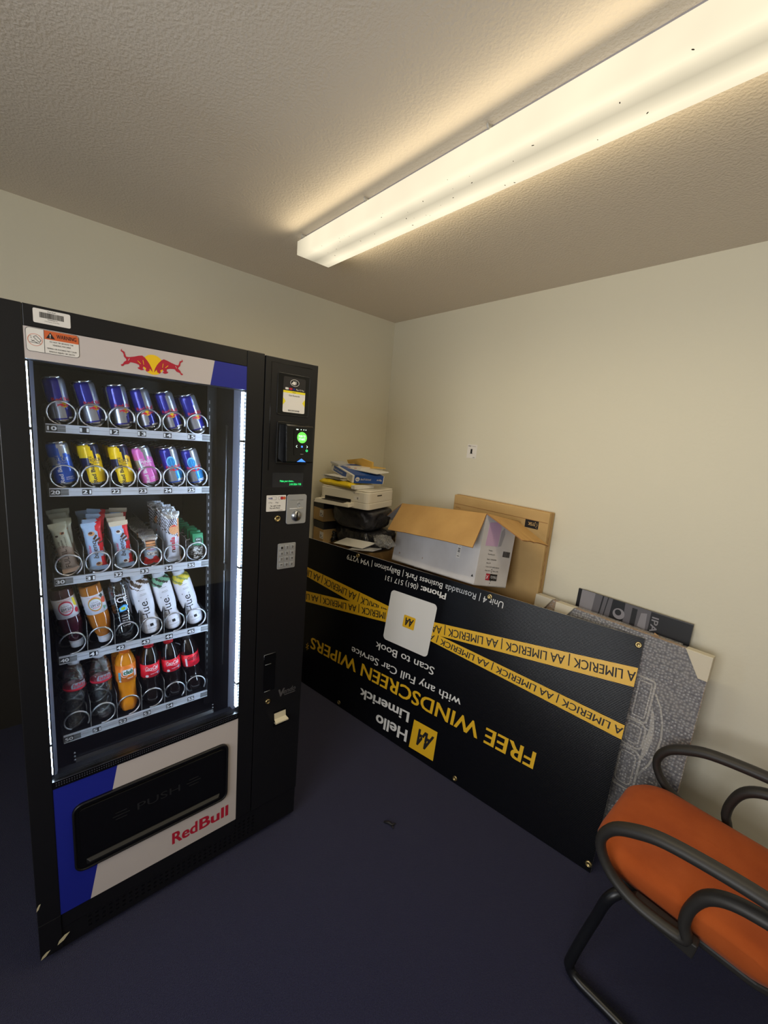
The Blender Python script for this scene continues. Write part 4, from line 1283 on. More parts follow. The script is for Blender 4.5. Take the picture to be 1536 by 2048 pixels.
def soda_bottle(liquid, label, kind, th):
    root = empty('soda_bottle')
    if kind == 'club':
        prof = [(0, .012), (.010, .006), (.019, 0), (.0255, .008), (.0288, .024), (.0285, .040), (.0262, .058), (.0250, .075), (.0256, .095), (.0275, .108), (.0290, .114), (.0290, .173), (.0278, .180), (.0238, .194), (.0180, .205), (.0138, .212), (0, .212)]
        z0, z1 = .114, .172
    else:
        prof = [(0, .012), (.010, .006), (.019, 0), (.0255, .008), (.0285, .022), (.0285, .036), (.0262, .054), (.0252, .068), (.0256, .083), (.0278, .098), (.0290, .106), (.0290, .160), (.0270, .176), (.0222, .192), (.0172, .205), (.0138, .213), (0, .213)]
        z0, z1 = .107, .154
    q = MB().lathe(prof, liquid, 40, rf=lambda t, z: 1-.17*max(0, 1-z/.026)*(.5+.5*math.cos(5*t+.6)))
    q.build('body', root)
    R = .0294
    q = MB().lathe([(R, z0), (R, z1)], label, 48)
    if kind == 'club':
        q.tube([cyl(R, th, z0+.030)(-.007+.010*math.cos(k*PI/10), .012*math.sin(k*PI/10)) for k in range(20)], .0006, M_WHT, 4, closed=True)
        wrap(q, rrect(.030, .020, .003, 3, .004, z0+.034), R, th, 0, M_WHT, .0006)
        q.text('club', M_CLUBG, cyl(R+.0008, th-.0085/R, z0+.0275), w=.028, cap=.0140, bold=.05, cuts=8)
        q.text('ORANGE', M_WHT, cyl(R+.0004, th+.000/R, z0+.010), w=.017, cap=.0042, bold=.03, cuts=5)
        wrap(q, rrect(.008, .026, .001, 2, -.022, z0+.022), R, th, 0, M_PALE, .0005)
        for k in range(6):
            wrap(q, rrect(.006, .0012, .0003, 1, -.022, z0+.012+.004*k), R, th, 0, M_CLUBG, .0009)
        wrap(q, rrect(.010, .024, .001, 2, .027, z0+.022), R, th, 0, M_LBL, .0005)
        wrap(q, circle(.0038, 10, -.021, z0+.004), R, th, 0, M_LBL, .0007)
        cp = M_CAPO
    else:
        ink = M_WHT if kind == 'cola' else M_INK
        q.text('Coca', ink, cyl(R+.0003, th-.0205/R, z0+.0265), w=.020, cap=.0135, bold=.015, cuts=7, shear=.35)
        q.text('Cola', ink, cyl(R+.0003, th+.001/R, z0+.0265), w=.020, cap=.0135, bold=.015, cuts=7, shear=.35)
        q.tube([cyl(R, th, z0)(-.021+.0395*k/12, .0235+.0022*math.sin(k*.52)) for k in range(13)], .0005, ink, 4)
        q.text('ORIGINAL TASTE' if kind == 'cola' else 'ZERO SUGAR', ink, cyl(R+.0003, th-.006/R, z0+.0105), w=.021, cap=.0028, bold=.02, cuts=6)
        if kind == 'cola':
            wrap(q, circle(.0052, 12, -.0165, z0+.006, .0046), R, th, 0, M_LBL, .0005)
            wrap(q, rrect(.008, .0085, .0006, 1, .0195, z0+.0105), R, th, 0, M_LBL, .0005)
            for k in range(4):
                wrap(q, rrect(.0062, .0011, .0002, 1, .0195, z0+.0077+.0019*k), R, th, 0, M_BLUEP, .0008)
        else:
            wrap(q, rrect(.0065, .030, .0005, 1, -.026, z0+.018), R, th, 0, M_LBL, .0005)
        cp = M_CAPR if kind == 'cola' else M_INK
    q.build('label', root, normals=False)
    cap_mesh(.0150, .211, .226, cp).build('cap', root)
    return root
GB, GW = 'bottles on the fourth shelf', 'bottles on the bottom shelf'
M_BANDB = mat('choc_brown_band', c(70, 48, 34), .4); M_BANDG = mat('mint_green_band', c(110, 170, 140), .4); M_BANDY = mat('banana_yellow_band', c(214, 196, 60), .4)
M_BANDO = mat('olive_blotch', c(130, 140, 70), .4)
BOTTLES = [
    (40, lambda: juice_bottle(M_BERRY, M_RED, M_PINKP, 'IMMUNITEA', M_CRED, False), (-1.8995, 1.094), (-1.861, .899), 'upside-down purple berry juice bottle with a red-ringed label', 'juice bottle', True),
    (41, lambda: juice_bottle(M_PEACHJ, M_CLUBO, mat('lime_ring', c(150, 190, 90), .4), 'DETOX', M_CRED, True), (-1.829, 1.092), (-1.7905, .897), 'upside-down amber juice bottle with an orange-ringed label', 'juice bottle', True),
    (42, ice_bottle, (-1.758, 1.092), (-1.732, .896), 'clear sparkling water bottle with a blue ice cube print', 'water bottle', False),
    (43, lambda: huel_bottle(M_BANDB, M_LBL), (-1.700, 1.089), (-1.660, .897), 'white milkshake bottle with a brown band under its cap', 'milkshake bottle', False),
    (44, lambda: huel_bottle(M_BANDG, M_INK), (-1.638, 1.090), (-1.592, .897), 'white milkshake bottle with a green band under its cap', 'milkshake bottle', False),
    (45, lambda: huel_bottle(M_BANDY, M_BANDO), (-1.576, 1.090), (-1.520, .898), 'white milkshake bottle with a yellow band under its cap', 'milkshake bottle', False),
    (50, lambda: water_bottle(.35), (-1.8750, .87), (-1.8765, .633), 'ribbed clear water bottle in the dim left corner', 'water bottle', False),
    (51, lambda: water_bottle(.25), (-1.812, .87), (-1.8005, .637), 'ribbed clear water bottle beside the orange drink', 'water bottle', False),
    (52, lambda: soda_bottle(M_ORANGE, M_CLUBO, 'club', -.05), (-1.743, .87), (-1.7325, .634), 'orange soft drink bottle with an orange label', 'soft drink bottle', False),
    (53, lambda: soda_bottle(M_COLA, M_CREDL, 'cola', .05), (-1.671, .86), (-1.6635, .633), 'cola bottle with a white-lettered red label next to the orange drink', 'cola bottle', False),
    (54, lambda: soda_bottle(M_COLA, M_CREDL, 'cola', .0), (-1.611, .857), (-1.589, .633), 'cola bottle with a white-lettered red label between two others', 'cola bottle', False),
    (55, lambda: soda_bottle(M_COLA, M_CREDL, 'zero', .18), (-1.552, .86), (-1.520, .633), 'cola bottle with black lettering on a red label', 'cola bottle', False)]
for s, mk, A, B, look, cat, inv in BOTTLES:
    p = mk()
    Mx = round_root('', B, A, .778) if inv else round_root('', A, B, .778)
    p.matrix_world = Mx
    tag(p, '%s, front of slot %d' % (look, s), cat, GB if s < 50 else GW)
    for k in range({40: 1, 41: 1, 43: 1, 44: 1, 45: 1, 52: 1, 53: 1, 54: 1}.get(s, 0)):
        b = copy_thing(p)
        b.matrix_world = Matrix.Translation((-.069, 0, 0)) @ Mx
        tag(b, 'second %s, standing behind the front bottle of slot %d' % ({40: 'purple juice bottle', 41: 'amber juice bottle', 43: 'brown-banded white bottle', 44: 'green-banded white bottle', 45: 'yellow-banded white bottle', 52: 'orange drink bottle', 53: 'red-labelled cola bottle', 54: 'red-labelled cola bottle'}[s], s), cat, GB if s < 50 else GW)

# ------------------------------------------------------------------ the upside-down sign board
BR, BL, TR, TL = Vector((1.853, -.375, .001)), Vector((.019, -.680, .001)), Vector((1.813, -.130, .905)), Vector((.022, -.628, .947))
SL, SH = 1.86, .94
def board(s, h, lift=0.0):
    """point on the slightly twisted board: s metres from its right end, h above its lower edge"""
    a, t = s/SL, h/SH
    P = (1-t)*((1-a)*BR+a*BL)+t*((1-a)*TR+a*TL)
    du = (1-t)*(BL-BR)+t*(TL-TR); dv = (1-a)*(TR-BR)+a*(TL-BL)
    N = dv.cross(du).normalized()
    if N.y > 0:
        N = -N
    return P+N*lift
sign = empty('sign_board', (.93, -.5, 0), world=True)
tag(sign, 'big black and yellow garage advertising board standing upside down on its edge', 'sign')
def ribbed():
    m = bpy.data.materials.new('ribbed_black_board'); m.use_nodes = True
    nt = m.node_tree; b = nt.nodes['Principled BSDF']
    b.inputs['Base Color'].default_value = c(13, 14, 19); b.inputs['Roughness'].default_value = .26; b.inputs['Specular IOR Level'].default_value = .2
    tc = nt.nodes.new('ShaderNodeTexCoord'); wv = nt.nodes.new('ShaderNodeTexWave')
    wv.bands_direction = 'Z'; wv.inputs['Scale'].default_value = 52
    nt.links.new(tc.outputs['Object'], wv.inputs['Vector'])
    bp = nt.nodes.new('ShaderNodeBump'); bp.inputs['Strength'].default_value = .12; bp.inputs['Distance'].default_value = .003
    nt.links.new(wv.outputs['Fac'], bp.inputs['Height']); nt.links.new(bp.outputs[0], b.inputs['Normal'])
    return m
M_BOARD = ribbed()
M_BYEL = mat('board_yellow', c(226, 178, 34), 0.38)
M_BWHT = mat('board_white', c(222, 222, 222), 0.4)
q = MB()
nu, nv = 30, 14
q.grid(nu, nv, lambda u, v: board(u*SL, v*SH, 0), M_BOARD)
q.grid(nu, nv, lambda u, v: board(u*SL, v*SH, -.005), M_BWHT)
for (e0, e1) in (((0, 0), (0, SH)), ((SL, 0), (SL, SH))):
    q.add([board(*e0), board(*e1), board(*e1, -.005), board(*e0, -.005)], [(0, 1, 2, 3)], M_BWHT)
for h in (0, SH):
    q.add([board(u*SL/nu, h, l) for l in (0, -.005) for u in range(nu+1)], [(u, u+1, nu+2+u, nu+1+u) for u in range(nu)], M_BWHT)
pan = q.build('panel', sign, normals=False)
def bline(body, s0, h0, s1, h1, cap, m, bold=0.0, cuts=14, lift=.0012):
    L = math.hypot(s1-s0, h1-h0); ds, dh = (s1-s0)/L, (h1-h0)/L
    q = MB()
    q.text(body, m, lambda x, y: board(s0+ds*x+dh*y, h0+dh*x-ds*y, lift), w=L, cap=cap, bold=bold, cuts=cuts)
    return q
def bpoly(q, pts, m, lift):
    """flat outline on the board, cut into strips so that it follows the twist"""
    bm = bmesh.new()
    bm.faces.new([bm.verts.new((a, b, 0)) for a, b in pts])
    xs = [p[0] for p in pts]; a, b = min(xs), max(xs); n = max(1, int((b-a)/.08))
    for k in range(1, n):
        bmesh.ops.bisect_plane(bm, geom=bm.verts[:]+bm.edges[:]+bm.faces[:], plane_co=(a+(b-a)*k/n, 0, 0), plane_no=(1, 0, 0), dist=1e-6)
    bm.verts.index_update()
    q.add([board(v.co.x, v.co.y, lift) for v in bm.verts], [[v.index for v in f.verts] for f in bm.faces], m)
    bm.free()
TXT = 'LIMERICK | AA '
# tape stripes: right end (s, low, high), left end, lettering
for (sa, la, ha, sb, lb, hb, body, t0, t1, lift) in (
        (0, .743, .820, .905, .642, .704, 'A LIMERICK | AA LIMERICK | AA LIMERICK | AA', .004, .90, .0010),
        (0, .531, .588, .905, .607, .654, 'A LIMERICK | AA LIMERICK | AA LIMERICK | A', .002, .90, .0018),
        (1.15, .606, .698, 1.86, .700, .758, 'LIMERICK | AA LIMERICK | AA LIME', 1.18, 1.852, .0010),
        (1.15, .611, .680, 1.86, .523, .592, 'IMERICK | AA LIMERICK | AA LIME', 1.185, 1.852, .0018)):
    q = MB()
    bpoly(q, [(sa, la), (sa, ha), (sb, hb), (sb, lb)], M_BYEL, lift)
    st = q.build('tape_stripe', sign, normals=False)
    mid = lambda s: (lambda f: (la+(lb-la)*f, ha+(hb-ha)*f))((s-sa)/(sb-sa))
    (l0, h0), (l1, h1) = mid(t0), mid(t1)
    cap = .55*((h0-l0)+(h1-l1))/2
    bline(body, t0, l0+(h0-l0)*.77, t1, l1+(h1-l1)*.77, cap, M_INK, .018, 26, lift+.0006).build('lettering', st, normals=False)
q = MB()
bpoly(q, rrect(.284, .282, .022, 5, 1.030, .656), M_BWHT, .0026)
card = q.build('white_card', sign, normals=False)
q = MB()
bpoly(q, rrect(.072, .066, .006, 3, 1.030, .656), M_BYEL, .0032)
q.text('AA', M_INK, lambda x, y: board(1.030-.026+x+y*.18, .656+.020-y, .0038), w=.048, cap=.040, bold=.05)
q.build('emblem', card, normals=False)
for args in (('Unit 4 | Rosmadda Business Park | Ballysimon | V94 V2T9', .566, .913, 1.51, .912, .030, M_BWHT, .0, 30),
             ('Phone:', .855, .868, 1.000, .866, .031, M_BWHT, .03, 6), ('(061) 517 131', 1.018, .866, 1.226, .861, .027, M_BWHT, .0, 8),
             ('Scan to Book', .836, .483, 1.212, .481, .040, M_BWHT, .014, 12),
             ('with any Full Car Service', .664, .393, 1.373, .390, .040, M_BWHT, .014, 18),
             ('FREE WINDSCREEN WIPERS', .288, .325, 1.706, .322, .070, M_BYEL, .024, 34),
             ('Hello', .915, .105, 1.122, .094, .060, M_BWHT, .035, 8), ('Limerick', .925, .199, 1.262, .182, .052, M_BWHT, .035, 10)):
    bline(*args).build('lettering', sign, normals=False)
bline('*', 1.720, .305, 1.744, .305, .075, M_BYEL, .0, 2).build('lettering', sign, normals=False)
q = MB()
bpoly(q, [(.889, .180), (.748, .183), (.740, .036), (.888, .031)], M_BYEL, .0012)
q.text('AA', M_INK, lambda x, y: board(.762+x+y*.22, .148-y, .0018), w=.086, cap=.080, bold=.055)
q.build('emblem', sign, normals=False)
for s, h in ((.016, .908), (.637, .918), (1.434, .922), (.013, .027), (.611, .022), (1.406, .024)):
    P = board(s, h, .0008); N = (board(s, h, 1)-board(s, h)).normalized()
    Mx = Matrix.Translation(P) @ N.to_track_quat('Z', 'Y').to_matrix().to_4x4()
    q = MB().lathe([(.0125, 0), (.0125, .001), (.010, .003), (.0075, .0035), (.0058, .0015), (.0058, -.001)], M_BRASS, 20, Mx)
    q.lathe([(.0056, -.0006), (0, -.0006)], M_INK, 12, Mx)
    q.build('grommet', sign, normals=False)

# ------------------------------------------------------------------ cartons
M_KRAFT = mat('kraft_cardboard', c(186, 148, 92), 0.75, spec=0.2, bump=(40, .12, .004), vary=(6, c(172, 134, 82), .35, .7))
M_KRAFT2 = mat('pale_kraft_cardboard', c(196, 164, 112), 0.72, spec=0.2, bump=(40, .1, .004), vary=(5, c(182, 150, 100), .35, .7))
M_KDARK = mat('dark_cardboard', c(150, 108, 68), 0.8, spec=0.2)
M_CWHITE = mat('white_cardboard', c(208, 206, 208), 0.55, bump=(30, .12, .004), vary=(8, c(196, 193, 194), .4, .75))
M_TAPE = mat('brown_packing_tape', c(170, 128, 76), 0.3)

def carton(name, x0, x1, y0, y1, z0, z1, label, m=None):
    m = m or M_KRAFT
    r = empty(name, ((x0+x1)/2, (y0+y1)/2, z0), world=True)
    tag(r, label, 'cardboard box')
    MB().bx(x0, x1, y0, y1, z0, z1, m).build('body', r, bevel=.004)
    q = MB().bx(x0-.0004, x1+.0004, (y0+y1)/2-.024, (y0+y1)/2+.024, z1-.05, z1+.0008, M_TAPE)
    q.build('packing_tape', r)
    return r
carton('storage_carton', .024, .44, -.475, -.04, 0, .922, 'tall brown carton under the printer pile, mostly behind the sign board')
carton('storage_carton', .60, 1.17, -.255, -.075, 0, .838, 'brown carton under the open white box, behind the sign board')
# tall furniture carton leaning flat against the wall
tall = empty('furniture_carton', (1.015, -.03, 0), world=True)
tag(tall, 'tall flat brown furniture carton standing against the wall behind the open box', 'cardboard box')
q = MB()
TX0, TX1, TY, TZ = .722, 1.312, -.058, 1.314
q.bx(TX0, TX1, TY, -.006, 0, TZ, M_KRAFT2)
q.build('body', tall, bevel=.004)
q = MB()
q.bx(TX0+.004, TX1-.004, TY-.0010, TY-.0002, TZ-.052, TZ-.050, M_KDARK)
q.bx(TX0+.002, TX1-.002, TY+.022, TY+.030, TZ, TZ+.0012, M_TAPE)
q.bx(TX1-.0005, TX1+.0012, TY+.022, TY+.030, .4, TZ, M_TAPE)
q.build('seam', tall)
q = MB()
def xz(O_, up=1):
    return lambda x, y: Vector((O_[0]+x*up, O_[1], O_[2]+y*up))
q.bx(1.190, 1.262, TY-.0014, TY-.0004, 1.222, 1.262, M_INK)
q.text('JYSK', M_KRAFT2, xz((1.247, TY-.0018, 1.251), -1), w=.040, cap=.0155, bold=.03)
q.tube([(1.253, TY-.0016, 1.252), (1.257, TY-.0016, 1.240), (1.249, TY-.0016, 1.232), (1.256, TY-.0016, 1.227)], .0012, M_KRAFT2, 5)
q.text('Plissé', M_KDARK, xz((.775, TY-.0014, 1.246), -1), w=.034, cap=.008)
q.text('CUSTOMER SERVICE 140 x 200', M_KDARK, xz((1.165, TY-.0014, 1.244), -1), w=.22, cap=.008)
for k in range(5):
    q.text('3600123 4400', M_KDARK, (lambda zz: (lambda x, y: Vector((TX1+.0014, TY+.012+y, zz+x))))(.86+.07*k), w=.05, cap=.007)
q.build('printing', tall, normals=False)

# open white carton
def eul(rx, ry, rz):
    return Matrix.Rotation(rz, 4, 'Z') @ Matrix.Rotation(ry, 4, 'Y') @ Matrix.Rotation(rx, 4, 'X')
OB = Matrix.Translation((.8777, -.2694, .9141)) @ eul(-.205, -.099, -.099)
OW, OD, OH = .634, .24, .336
ob = empty('open_carton', M=OB)
tag(ob, 'open white carton with brown insides, its flaps hanging out, perched behind the sign board', 'cardboard box')
q = MB(); t = .005
hw, hd = OW/2, OD/2
q.bx(-hw, hw, -hd, -hd+t, 0, OH, M_CWHITE).bx(-hw, hw, hd-t, hd, 0, OH, M_CWHITE).bx(-hw, -hw+t, -hd+t, hd-t, 0, OH, M_CWHITE).bx(hw-t, hw, -hd+t, hd-t, 0, OH, M_CWHITE).bx(-hw, hw, -hd, hd, 0, t, M_CWHITE)
q.bx(-hw+t, hw-t, -hd+t, -hd+t+.0008, t, OH-.001, M_KRAFT).bx(-hw+t, hw-t, hd-t-.0008, hd-t, t, OH-.001, M_KRAFT)
q.bx(-hw+t, -hw+t+.0008, -hd+t, hd-t, t, OH-.001, M_KRAFT).bx(hw-t-.0008, hw-t, -hd+t, hd-t, t, OH-.001, M_KRAFT)
q.build('body', ob, bevel=.0015)
def flap(p0, p1, out, L, phi, e0, e1, mt, mb_, warp=0.0, seed=0):
    """flap hinged on p0-p1 folded outwards by out, dropping by phi; e0, e1 flare its outer corners"""
    p0, p1, out = Vector(p0), Vector(p1), Vector(out)
    d = out*math.cos(phi)+Vector((0, 0, -1))*math.sin(phi)
    N = d.cross((p1-p0).normalized()).normalized()
    if N.z < 0:
        N = -N
    ax = (p1-p0).normalized()
    def f(u, v, s):
        P = p0+(p1-p0)*u+d*L*v+ax*v*(e0*(1-u)+e1*u)
        crease = -.003*math.exp(-((u-.33-.1*v)*30)**2)-.0025*math.exp(-((u-.62+.25*v)*40)**2)-.002*math.exp(-((u-.18)*45)**2)
        return P+N*(s+warp*(math.sin(u*PI)*v*.5+.12*noise.noise(Vector((u*6+seed, v*4, 0))))*.06+crease*v)
    q = MB()
    q.grid(32, 10, lambda u, v: f(u, v, .0022), mt).grid(32, 10, lambda u, v: f(u, v, -.0022), mb_)
    for a, b in (((0, 0), (0, 1)), ((1, 0), (1, 1)), ((0, 1), (1, 1))):
        n = 12
        q.add([f(a[0]+(b[0]-a[0])*k/n, a[1]+(b[1]-a[1])*k/n, s) for s in (.0022, -.0022) for k in range(n+1)], [(k, k+1, n+2+k, n+1+k) for k in range(n)], M_KDARK)
    return q.build('flap', ob, normals=False)
flap((-hw, -hd, OH), (hw, -hd, OH), (0, -1, 0), .193, 1.038, .037, .039, M_KRAFT, M_CWHITE, .25, 1)
flap((hw, -hd, OH), (hw, hd, OH), (1, 0, 0), .21, .46, .037, .0, M_KRAFT, M_CWHITE, .15, 4)
flap((-hw, -hd, OH), (-hw, hd, OH), (-1, 0, 0), .187, .6, .0, .0, M_KRAFT, M_CWHITE, .1, 7)
M_PINKST = mat('faded_pink_stain', c(206, 172, 206), 0.55)
q = MB()
X2 = hw+.0006
yz2 = lambda y, z: flat((X2+.0004, y, z), (0, 1, 0), (0, 0, 1))
q.prism([(-hd+.03, .19), (-hd+.12, .195), (-hd+.125, .29), (-hd+.09, .31), (-hd+.035, .30)], (X2-.0004, 0, 0), (0, 1, 0), (0, 0, 1), .0004, M_PINKST)
q.prism([(-hd+.125, .195), (-hd+.145, .20), (-hd+.16, .26), (-hd+.15, .29), (-hd+.13, .27)], (X2-.0004, 0, 0), (0, 1, 0), (0, 0, 1), .0004, mat('grey_stain', c(168, 166, 172), .6))
q.build('stain', ob, normals=False)
q = MB()
for i, (s, w_) in enumerate((('Vendor:', .03), ('Material No: 6115', .05), ('Style: 330250782', .07), ('Size: M', .03), ('Colour: SCW 100070 45/50 LE', .10), ('Made: 06/11      Made in PRC', .10))):
    q.text(s, M_INK, yz2(-hd+.06, .168-.018*i-(.006 if i > 1 else 0)), w=w_, cap=.006, bold=.01)
yy = -hd+.17
random.seed(9)
while yy < -hd+.225:
    bw = random.choice((.001, .002, .003)); q.prism([(yy, .15), (yy+bw, .15), (yy+bw, .178), (yy, .178)], (X2, 0, 0), (0, 1, 0), (0, 0, 1), .0003, M_INK)
    yy += bw+.0016
q.prism(rrect(.028, .032, .001, 1, -hd+.088, .045), (X2, 0, 0), (0, 1, 0), (0, 0, 1), .0004, M_RED)
q.prism(rrect(.055, .032, .001, 1, -hd+.130, .045), (X2, 0, 0), (0, 1, 0), (0, 0, 1), .0004, M_INK)
q.text('STRÄUTLI', M_WHT, lambda x, y: Vector((X2+.0008, -hd+.155-x, .052-y)), w=.045, cap=.012)
for a, b in (((.078, .036), (.092, .052)), ((.092, .036), (.078, .052))):
    q.tube([(X2+.0006, -hd+a[0], a[1]), (X2+.0006, -hd+b[0], b[1])], .0012, M_WHT, 4)
for k in range(7):
    q.prism([(0, 0), (.004, .001), (.005, .006), (.001, .007)], (X2, -hd+.108+.004*math.sin(k*2), .012+.011*k), (0, 1, 0), (0, 0, 1), .0003, M_INK)
Y2 = -hd-.0006
q.prism(rrect(.024, .090, .001, 1, .190, .150), (0, Y2, 0), (1, 0, 0), (0, 0, 1), .0004, M_PAPER)
zz = .112
while zz < .188:
    bw = random.choice((.001, .002, .003)); q.bx(.183, .197, Y2-.0009, Y2-.0004, zz, zz+bw, M_INK); zz += bw+random.choice((.001, .0018, .008))
q.prism([(.292, .036), (.306, .036), (.299, .048)], (0, Y2, 0), (1, 0, 0), (0, 0, 1), .0004, M_INK)
for a in ((-.262, .046), (-.255, .046), (-.06, .052)):
    q.bx(a[0], a[0]+.003, Y2-.0004, Y2, a[1], a[1]+.010, M_KDARK)
q.build('printed_label', ob, normals=False)

# ------------------------------------------------------------------ printer and the pile around it
M_PRN = mat('off_white_printer_plastic', c(222, 216, 202), 0.42, bump=(900, .05, .001))
M_PRND = mat('dark_printer_slot', c(28, 26, 26), 0.4)
PRN = Matrix.Translation((.268, -.424, 1.190)) @ Matrix.Rotation(.335, 4, 'Z')
pr = empty('printer', M=PRN)
tag(pr, 'off-white inkjet printer on top of the black bags in the corner', 'printer')
W, D, Hh = .345, .30, .108
q = MB()
q.prism(rrect(W, D, .03, 4, 0, 0), (0, 0, .040), (1, 0, 0), (0, 1, 0), .062, M_PRN)
q.build('body', pr, bevel=.004)
q = MB().prism(rrect(W+.004, D+.002, .03, 4, 0, 0), (0, 0, .004), (1, 0, 0), (0, 1, 0), .036, M_PRN)
for sx in (-1, 1):
    for sy in (-1, 1):
        q.bx(sx*.13-.012, sx*.13+.012, sy*.11-.012, sy*.11+.012, 0, .005, M_PRND)
q.build('base', pr, bevel=.004)
q = MB().prism(rrect(W-.006, D-.012, .025, 4, 0, .002), (0, 0, .103), (1, 0, 0), (0, 1, 0), .008, M_PRN)
q.build('scanner_lid', pr, bevel=.003)
q = MB()
q.bx(-.13, .055, -D/2-.002, -D/2+.01, .034, .052, M_PRND)
q.build('paper_slot', pr)
q = MB()
q.add([(-.165, -D/2+.0, .014), (.075, -D/2, .014), (.075, -D/2-.052, .012), (-.165, -D/2-.060, .012), (-.165, -D/2, .034), (.075, -D/2, .034), (.070, -D/2-.050, .030), (-.160, -D/2-.058, .034)], [(0, 1, 2, 3), (4, 7, 6, 5), (0, 4, 5, 1), (3, 2, 6, 7), (0, 3, 7, 4), (1, 5, 6, 2)], M_PRN)
q.bx(-.12, .035, -D/2-.05, -D/2-.01, .0345, .036, M_PRND)
q.build('output_tray', pr, bevel=.003)
q = MB()
q.bx(.075, .115, -D/2-.0008, -D/2, .055, .075, M_PAPER)
for k in range(4):
    q.bx(.097+.004*(k % 2), .100+.004*(k % 2), -D/2-.0012, -D/2-.0006, .059+.006*(k//2), .063+.006*(k//2), M_INK)
q.text('PIXMA', M_GREYM, xz((.070, -D/2-.0008, .088)), w=.040, cap=.005)
q.build('sticker', pr, normals=False)
q = MB().bx(W/2-.001, W/2+.002, -.055, -.005, .078, .084, M_PRND)
q.build('grip_slot', pr)

M_BAG = mat('black_bin_liner', c(50, 49, 52), 0.34, spec=0.5, bump=(22, .6, .012))
M_BAG2 = mat('glossy_black_bin_liner', c(44, 44, 47), 0.22, spec=0.6, bump=(26, .7, .014))
def lumpy(name, Mx, sx, sy, sz, m, seed, amp, label, cat, knot=False, taper=0.0):
    r = empty(name, M=Mx)
    tag(r, label, cat)
    mb = MB(); n = 22
    def sp(u, v):
        a = 2*PI*u; b = PI*(v-.5)
        e = .42
        cx = math.copysign(abs(math.cos(a))**e, math.cos(a)); sy_ = math.copysign(abs(math.sin(a))**e, math.sin(a))
        cb = abs(math.cos(b))**.30; sb = math.copysign(abs(math.sin(b))**.5, math.sin(b))
        k = 1-taper*(.5-.5*sb)
        P = Vector((cx*cb*sx/2*k, sy_*cb*sy/2*k, sb*sz/2+sz/2))
        d = (.45-abs(noise.noise(Vector((P.x*16+P.z*9, P.y*16-P.z*6, P.z*10))+Vector((seed*9, 0, 0))))*2.2)*amp*.9+(.4-abs(noise.noise(P*34+Vector((seed*5, 3, 0))))*2)*amp*.4
        side = max(0, 1-abs(sb)**6)
        return P+Vector((P.x, P.y, 0)).normalized()*d*side if P.length > 1e-4 else P
    mb.grid(120, 40, sp, m)
    mb.build('bag', r)
    if knot:
        q = MB()
        random.seed(seed)
        base = Vector((-sx/2+.015, -sy/2+.04, sz*.35))
        for k in range(9):
            d = Vector((random.uniform(-.035, .005), random.uniform(-.05, .0), random.uniform(-.035, .04)))
            mid = base+d*.5+Vector((0, -.006, .004))
            q.tube([base, mid, base+d], [.008, .011, .004], m, 6)
        q.ellipsoid(base, .018, .018, .018, m)
        q.build('knot', r)
    return r
lumpy('bin_bag', Matrix.Translation((.285, -.385, 1.050)) @ Matrix.Rotation(.30, 4, 'Z'), .33, .29, .137, M_BAG, 2, .012, 'black plastic bag bundle directly under the printer', 'bag', taper=.16)
lumpy('bin_bag', Matrix.Translation((.290, -.350, .923)) @ Matrix.Rotation(.24, 4, 'Z'), .35, .25, .128, M_BAG2, 5, .014, 'glossy tied black bin bag at the bottom of the pile', 'bag', knot=True)
M_BXBLK = mat('black_print_band', c(26, 26, 30), 0.5)
for z0, z1, lab, dx in ((1.060, 1.186, 'small brown box with a black top band beside the upper bag', 0.0), (.923, 1.058, 'small brown box with a black top band beside the lower tied bag', .012)):
    r = empty('small_carton', (.08, -.52, z0), world=True)
    tag(r, lab, 'cardboard box')
    MB().bx(.014+dx, .128+dx, -.570, -.44, z0, z1-.001, M_KRAFT2).build('body', r, bevel=.002)
    q = MB().bx(.0135+dx, .1285+dx, -.5705, -.439, z1-.045, z1-.0005, M_BXBLK)
    q.bx(.088+dx, .1283+dx, -.5708, -.570, z0+.03, z0+.072, M_PAPER)
    for k in range(4):
        q.bx(.094+.010*(k % 3)+dx, .101+.010*(k % 3)+dx, -.5712, -.5706, z0+.036+.010*(k % 2), z0+.042+.010*(k % 2), M_INK)
    q.build('printed_band', r)

# papers on the printer
ZT = 1.301
def slab(name, label, cat, C, U, V, T, m, mtop=None, group=None, jig=0.0, bev=.002):
    """flat pack: corner C, edges U, V, thickness vector T"""
    C, U, V, T = Vector(C), Vector(U), Vector(V), Vector(T)
    r = empty(name, C+(U+V)/2, world=True)
    tag(r, label, cat, group)
    return r, C, U, V, T
def hexa(C, U, V, T, m):
    vs = [C+U*a+V*b+T*d for a in (0, 1) for b in (0, 1) for d in (0, 1)]
    return MB().add(vs, [(0, 1, 3, 2), (4, 6, 7, 5), (0, 4, 5, 1), (2, 3, 7, 6), (0, 2, 6, 4), (1, 5, 7, 3)], m)
M_YBAG = mat('yellow_plastic_wrap', c(226, 196, 26), 0.25, bump=(26, .7, .012))
M_SHEET = mat('white_paper', c(222, 220, 214), 0.7)
M_SHEETG = mat('grey_paper', c(188, 188, 188), 0.7)
a = .18
U, V = Vector((math.cos(a), math.sin(a), 0)), Vector((-math.sin(a), math.cos(a), 0))
r = empty('yellow_packet', (.24, -.50, ZT), world=True)
tag(r, 'yellow plastic-wrapped packet lying on the printer lid', 'packet')
q = MB()
C0 = Vector((.128, -.612, ZT))
def pk(u, v, s):
    e = min(u, 1-u, v, 1-v)
    k = min(1, e/.08)**.5 if e > 0 else 0
    P = C0+U*.250*u+V*.20*v
    n = noise.noise(P*30)*.004
    return P+Vector((0, 0, .017+(s*.0168*(k*.8+.2)) + (n*k if s > 0 else 0)))
